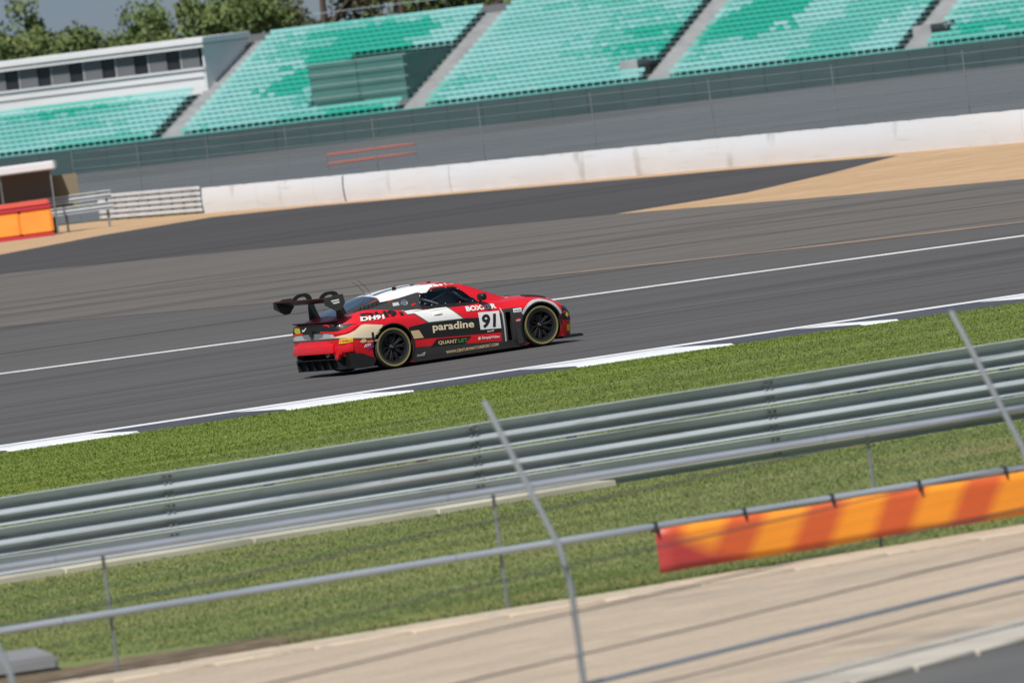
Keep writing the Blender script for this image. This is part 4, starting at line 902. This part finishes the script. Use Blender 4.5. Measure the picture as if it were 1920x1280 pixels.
for sy in (-1, 1):
    mm = bmesh.new(); bmesh.ops.create_icosphere(mm, subdivisions=3, radius=1); me = bpy.data.meshes.new('mirror')
    for v in mm.verts: sg_ = lambda q, e_: math.copysign(abs(q) ** e_, q); v.co = Vector((sg_(v.co.x, .6) * .062 * (1 - .25 * v.co.x), sg_(v.co.y, .6) * .10, sg_(v.co.z, .6) * .062))
    mm.to_mesh(me); mm.free(); o = obj('mirror', me, M['cblack'], CAR, 60); o.location = (.40, .94 * sy, .985)
    MB().tube([(.42, .78 * sy, .90), (.41, .90 * sy, .95)], .018, 8).build('mirror_arm', M['cblack'], o.parent)
for (x, y, L) in ((-1.36, -.22, .30), (-1.30, .10, .27)):
    z = 1.255; MB().tube([(x, y, z), (x - .02, y, z + L * .3), (x - .10, y, z + L * .65), (x - .22, y, z + L)], .0035, 5).build('aerial', M['black'], CAR)
fins_ = MB()
for (x, y) in ((-.62, -.36), (-.66, .1), (-1.0, -.42), (-.2, -.2)): fins_.box(x - .03, x + .03, y - .02, y + .02, 1.28, 1.35)
fins_.build('roof_hatch_catch', M['cblack'], CABIN)
# rear wing
WG = bpy.data.objects.new('rear_wing', None); COL.objects.link(WG); WG.parent = CAR
up_ = [(-2.60, 1.335), (-2.52, 1.318), (-2.42, 1.295), (-2.32, 1.275), (-2.25, 1.268), (-2.225, 1.262), (-2.24, 1.250), (-2.33, 1.245), (-2.45, 1.265), (-2.55, 1.300), (-2.60, 1.328)]
MB().prism(up_, -.925, .925).build('wing_plane', M['cblack'], WG, 40)
MB().box(-2.615, -2.60, -.90, .90, 1.325, 1.345).build('gurney_flap', mat('wing_edge_red', (.045, .006, .007), .4), WG)
ep = [(-2.64, 1.345), (-2.50, 1.355), (-2.46, 1.375), (-2.27, 1.375), (-2.25, 1.22), (-2.34, 1.115), (-2.44, 1.105), (-2.64, 1.225)]
for sy in (-1, 1): MB().prism(ep, .926 * sy, .940 * sy).build('endplate', M['cgrey'], WG)
decal_pl = BVHTree.FromPolygons([(-3, -.9405, 0), (-2, -.9405, 0), (-2, -.9405, 2), (-3, -.9405, 2)], [(0, 1, 2, 3)])
decal('endplate_mark', [(-2.52, 1.29), (-2.36, 1.30), (-2.36, 1.275), (-2.50, 1.265)], M['cwhite'], 'right', .002, [decal_pl], parent=WG); decal('endplate_mark', [(-2.50, 1.25), (-2.35, 1.26), (-2.36, 1.235), (-2.46, 1.225)], M['cwhite'], 'right', .002, [decal_pl], parent=WG)
outer = [(-2.50, 1.315), (-2.49, 1.36), (-2.44, 1.405), (-2.37, 1.435), (-2.24, 1.44), (-2.165, 1.415), (-2.125, 1.36), (-2.10, 1.26), (-2.06, 1.12), (-2.00, .98), (-1.97, .93)]
inner_ = [(-2.20, .93), (-2.21, 1.0), (-2.205, 1.12), (-2.195, 1.24), (-2.205, 1.33), (-2.235, 1.37), (-2.29, 1.385), (-2.36, 1.375), (-2.41, 1.345), (-2.425, 1.30)]
poly = outer + inner_
for sy in (-1, 1):
    bm = bmesh.new(); vs_ = [[bm.verts.new((x, .5 * sy + d, z)) for x, z in poly] for d in (-.016, .016)]
    n_o, n_i = len(outer), len(inner_); k = len(poly); I = list(range(k - 1, n_o - 1, -1))
    # ribbon between outer and inner lines, both sides, then the rim
    J = [round(i * (n_i - 1) / (n_o - 1)) for i in range(n_o)]
    for L in vs_:
        for i in range(n_o - 1):
            a, b_, c, d = L[i], L[i + 1], L[I[J[i + 1]]], L[I[J[i]]]
            bm.faces.new([a, b_, c, d] if c is not d else [a, b_, c])
    for i in range(k): bm.faces.new([vs_[0][i], vs_[0][(i + 1) % k], vs_[1][(i + 1) % k], vs_[1][i]])
    bmesh.ops.recalc_face_normals(bm, faces=bm.faces); me = bpy.data.meshes.new('swan_neck'); bm.to_mesh(me); bm.free(); obj('swan_neck', me, M['cblack'], WG)
# wheels
tw = .30
tyre_p = [(0, .235), (.0, .275), (-.012, .30), (-.012, .322), (.004, .343), (.03, .3535), (.06, .355), (tw - .06, .355), (tw - .03, .3535), (tw - .004, .343), (tw + .012, .322), (tw + .012, .30), (tw, .275), (tw, .235)]
tyre_me = MB().lathe(tyre_p, 64, 'y').me('tyre')
ring_me = MB().lathe([(-.0135, .296), (-.016, .300), (-.016, .322), (-.0115, .3255), (-.005, .312)], 64, 'y').me('sidewall_band')
rim_mb = MB().lathe([(0, .252), (0, .24), (.03, .228), (.13, .222), (tw, .222), (tw, .252)], 48, 'y')
rim_me = rim_mb.me('rim')
spk = MB()
for k in range(10):
    a = 2 * math.pi * k / 10
    for da in (-.10, .10):
        p = lambda r, t_, y: (r * math.cos(t_), y, r * math.sin(t_)); w = .011
        A = [p(.045, a, .075), p(.14, a + da * .6, .05), p(.228, a + da, .03)]
        spk.tube(A, [.018, .013, .013], 6)
spk_me = spk.me('spokes')
hub_me = MB().lathe([(.03, 0), (.03, .025), (.036, .034), (.06, .055), (.12, .06), (.12, 0)], 24, 'y').me('hub')
nut_me = MB().lathe([(.018, 0), (.018, .016), (.024, .022), (.05, .024), (.05, 0)], 6, 'y').me('wheel_nut')
disc_me = MB().lathe([(.13, .10), (.13, .19), (.16, .19), (.16, .10)], 40, 'y').me('brake_disc')
cal_me = bevel(MB().box(.10, .19, .11, .19, -.09, .09).me('brake_caliper'), .015)
for sx in (-1, 1):
    for sy in (-1, 1):
        W_ = bpy.data.objects.new('wheel', None); COL.objects.link(W_); W_.parent = CAR; W_.location = (sx * AX, .985 * sy if sx < 0 else .975 * sy, .355)
        W_.rotation_euler = (0, random.random() * 6, 0 if sy < 0 else math.pi)
        for nm, me, m_ in (('tyre', tyre_me, 'tyre'), ('sidewall_band', ring_me, 'ring'), ('rim', rim_me, 'rim'), ('spokes', spk_me, 'rim'), ('hub', hub_me, 'rim'), ('wheel_nut', nut_me, 'disc'), ('brake_disc', disc_me, 'disc'), ('brake_caliper', cal_me, 'disc')):
            me2 = me if len(me.materials) == 0 or me.materials[0] == M[m_] else me.copy(); obj(nm, me2, M[m_], W_, 40)
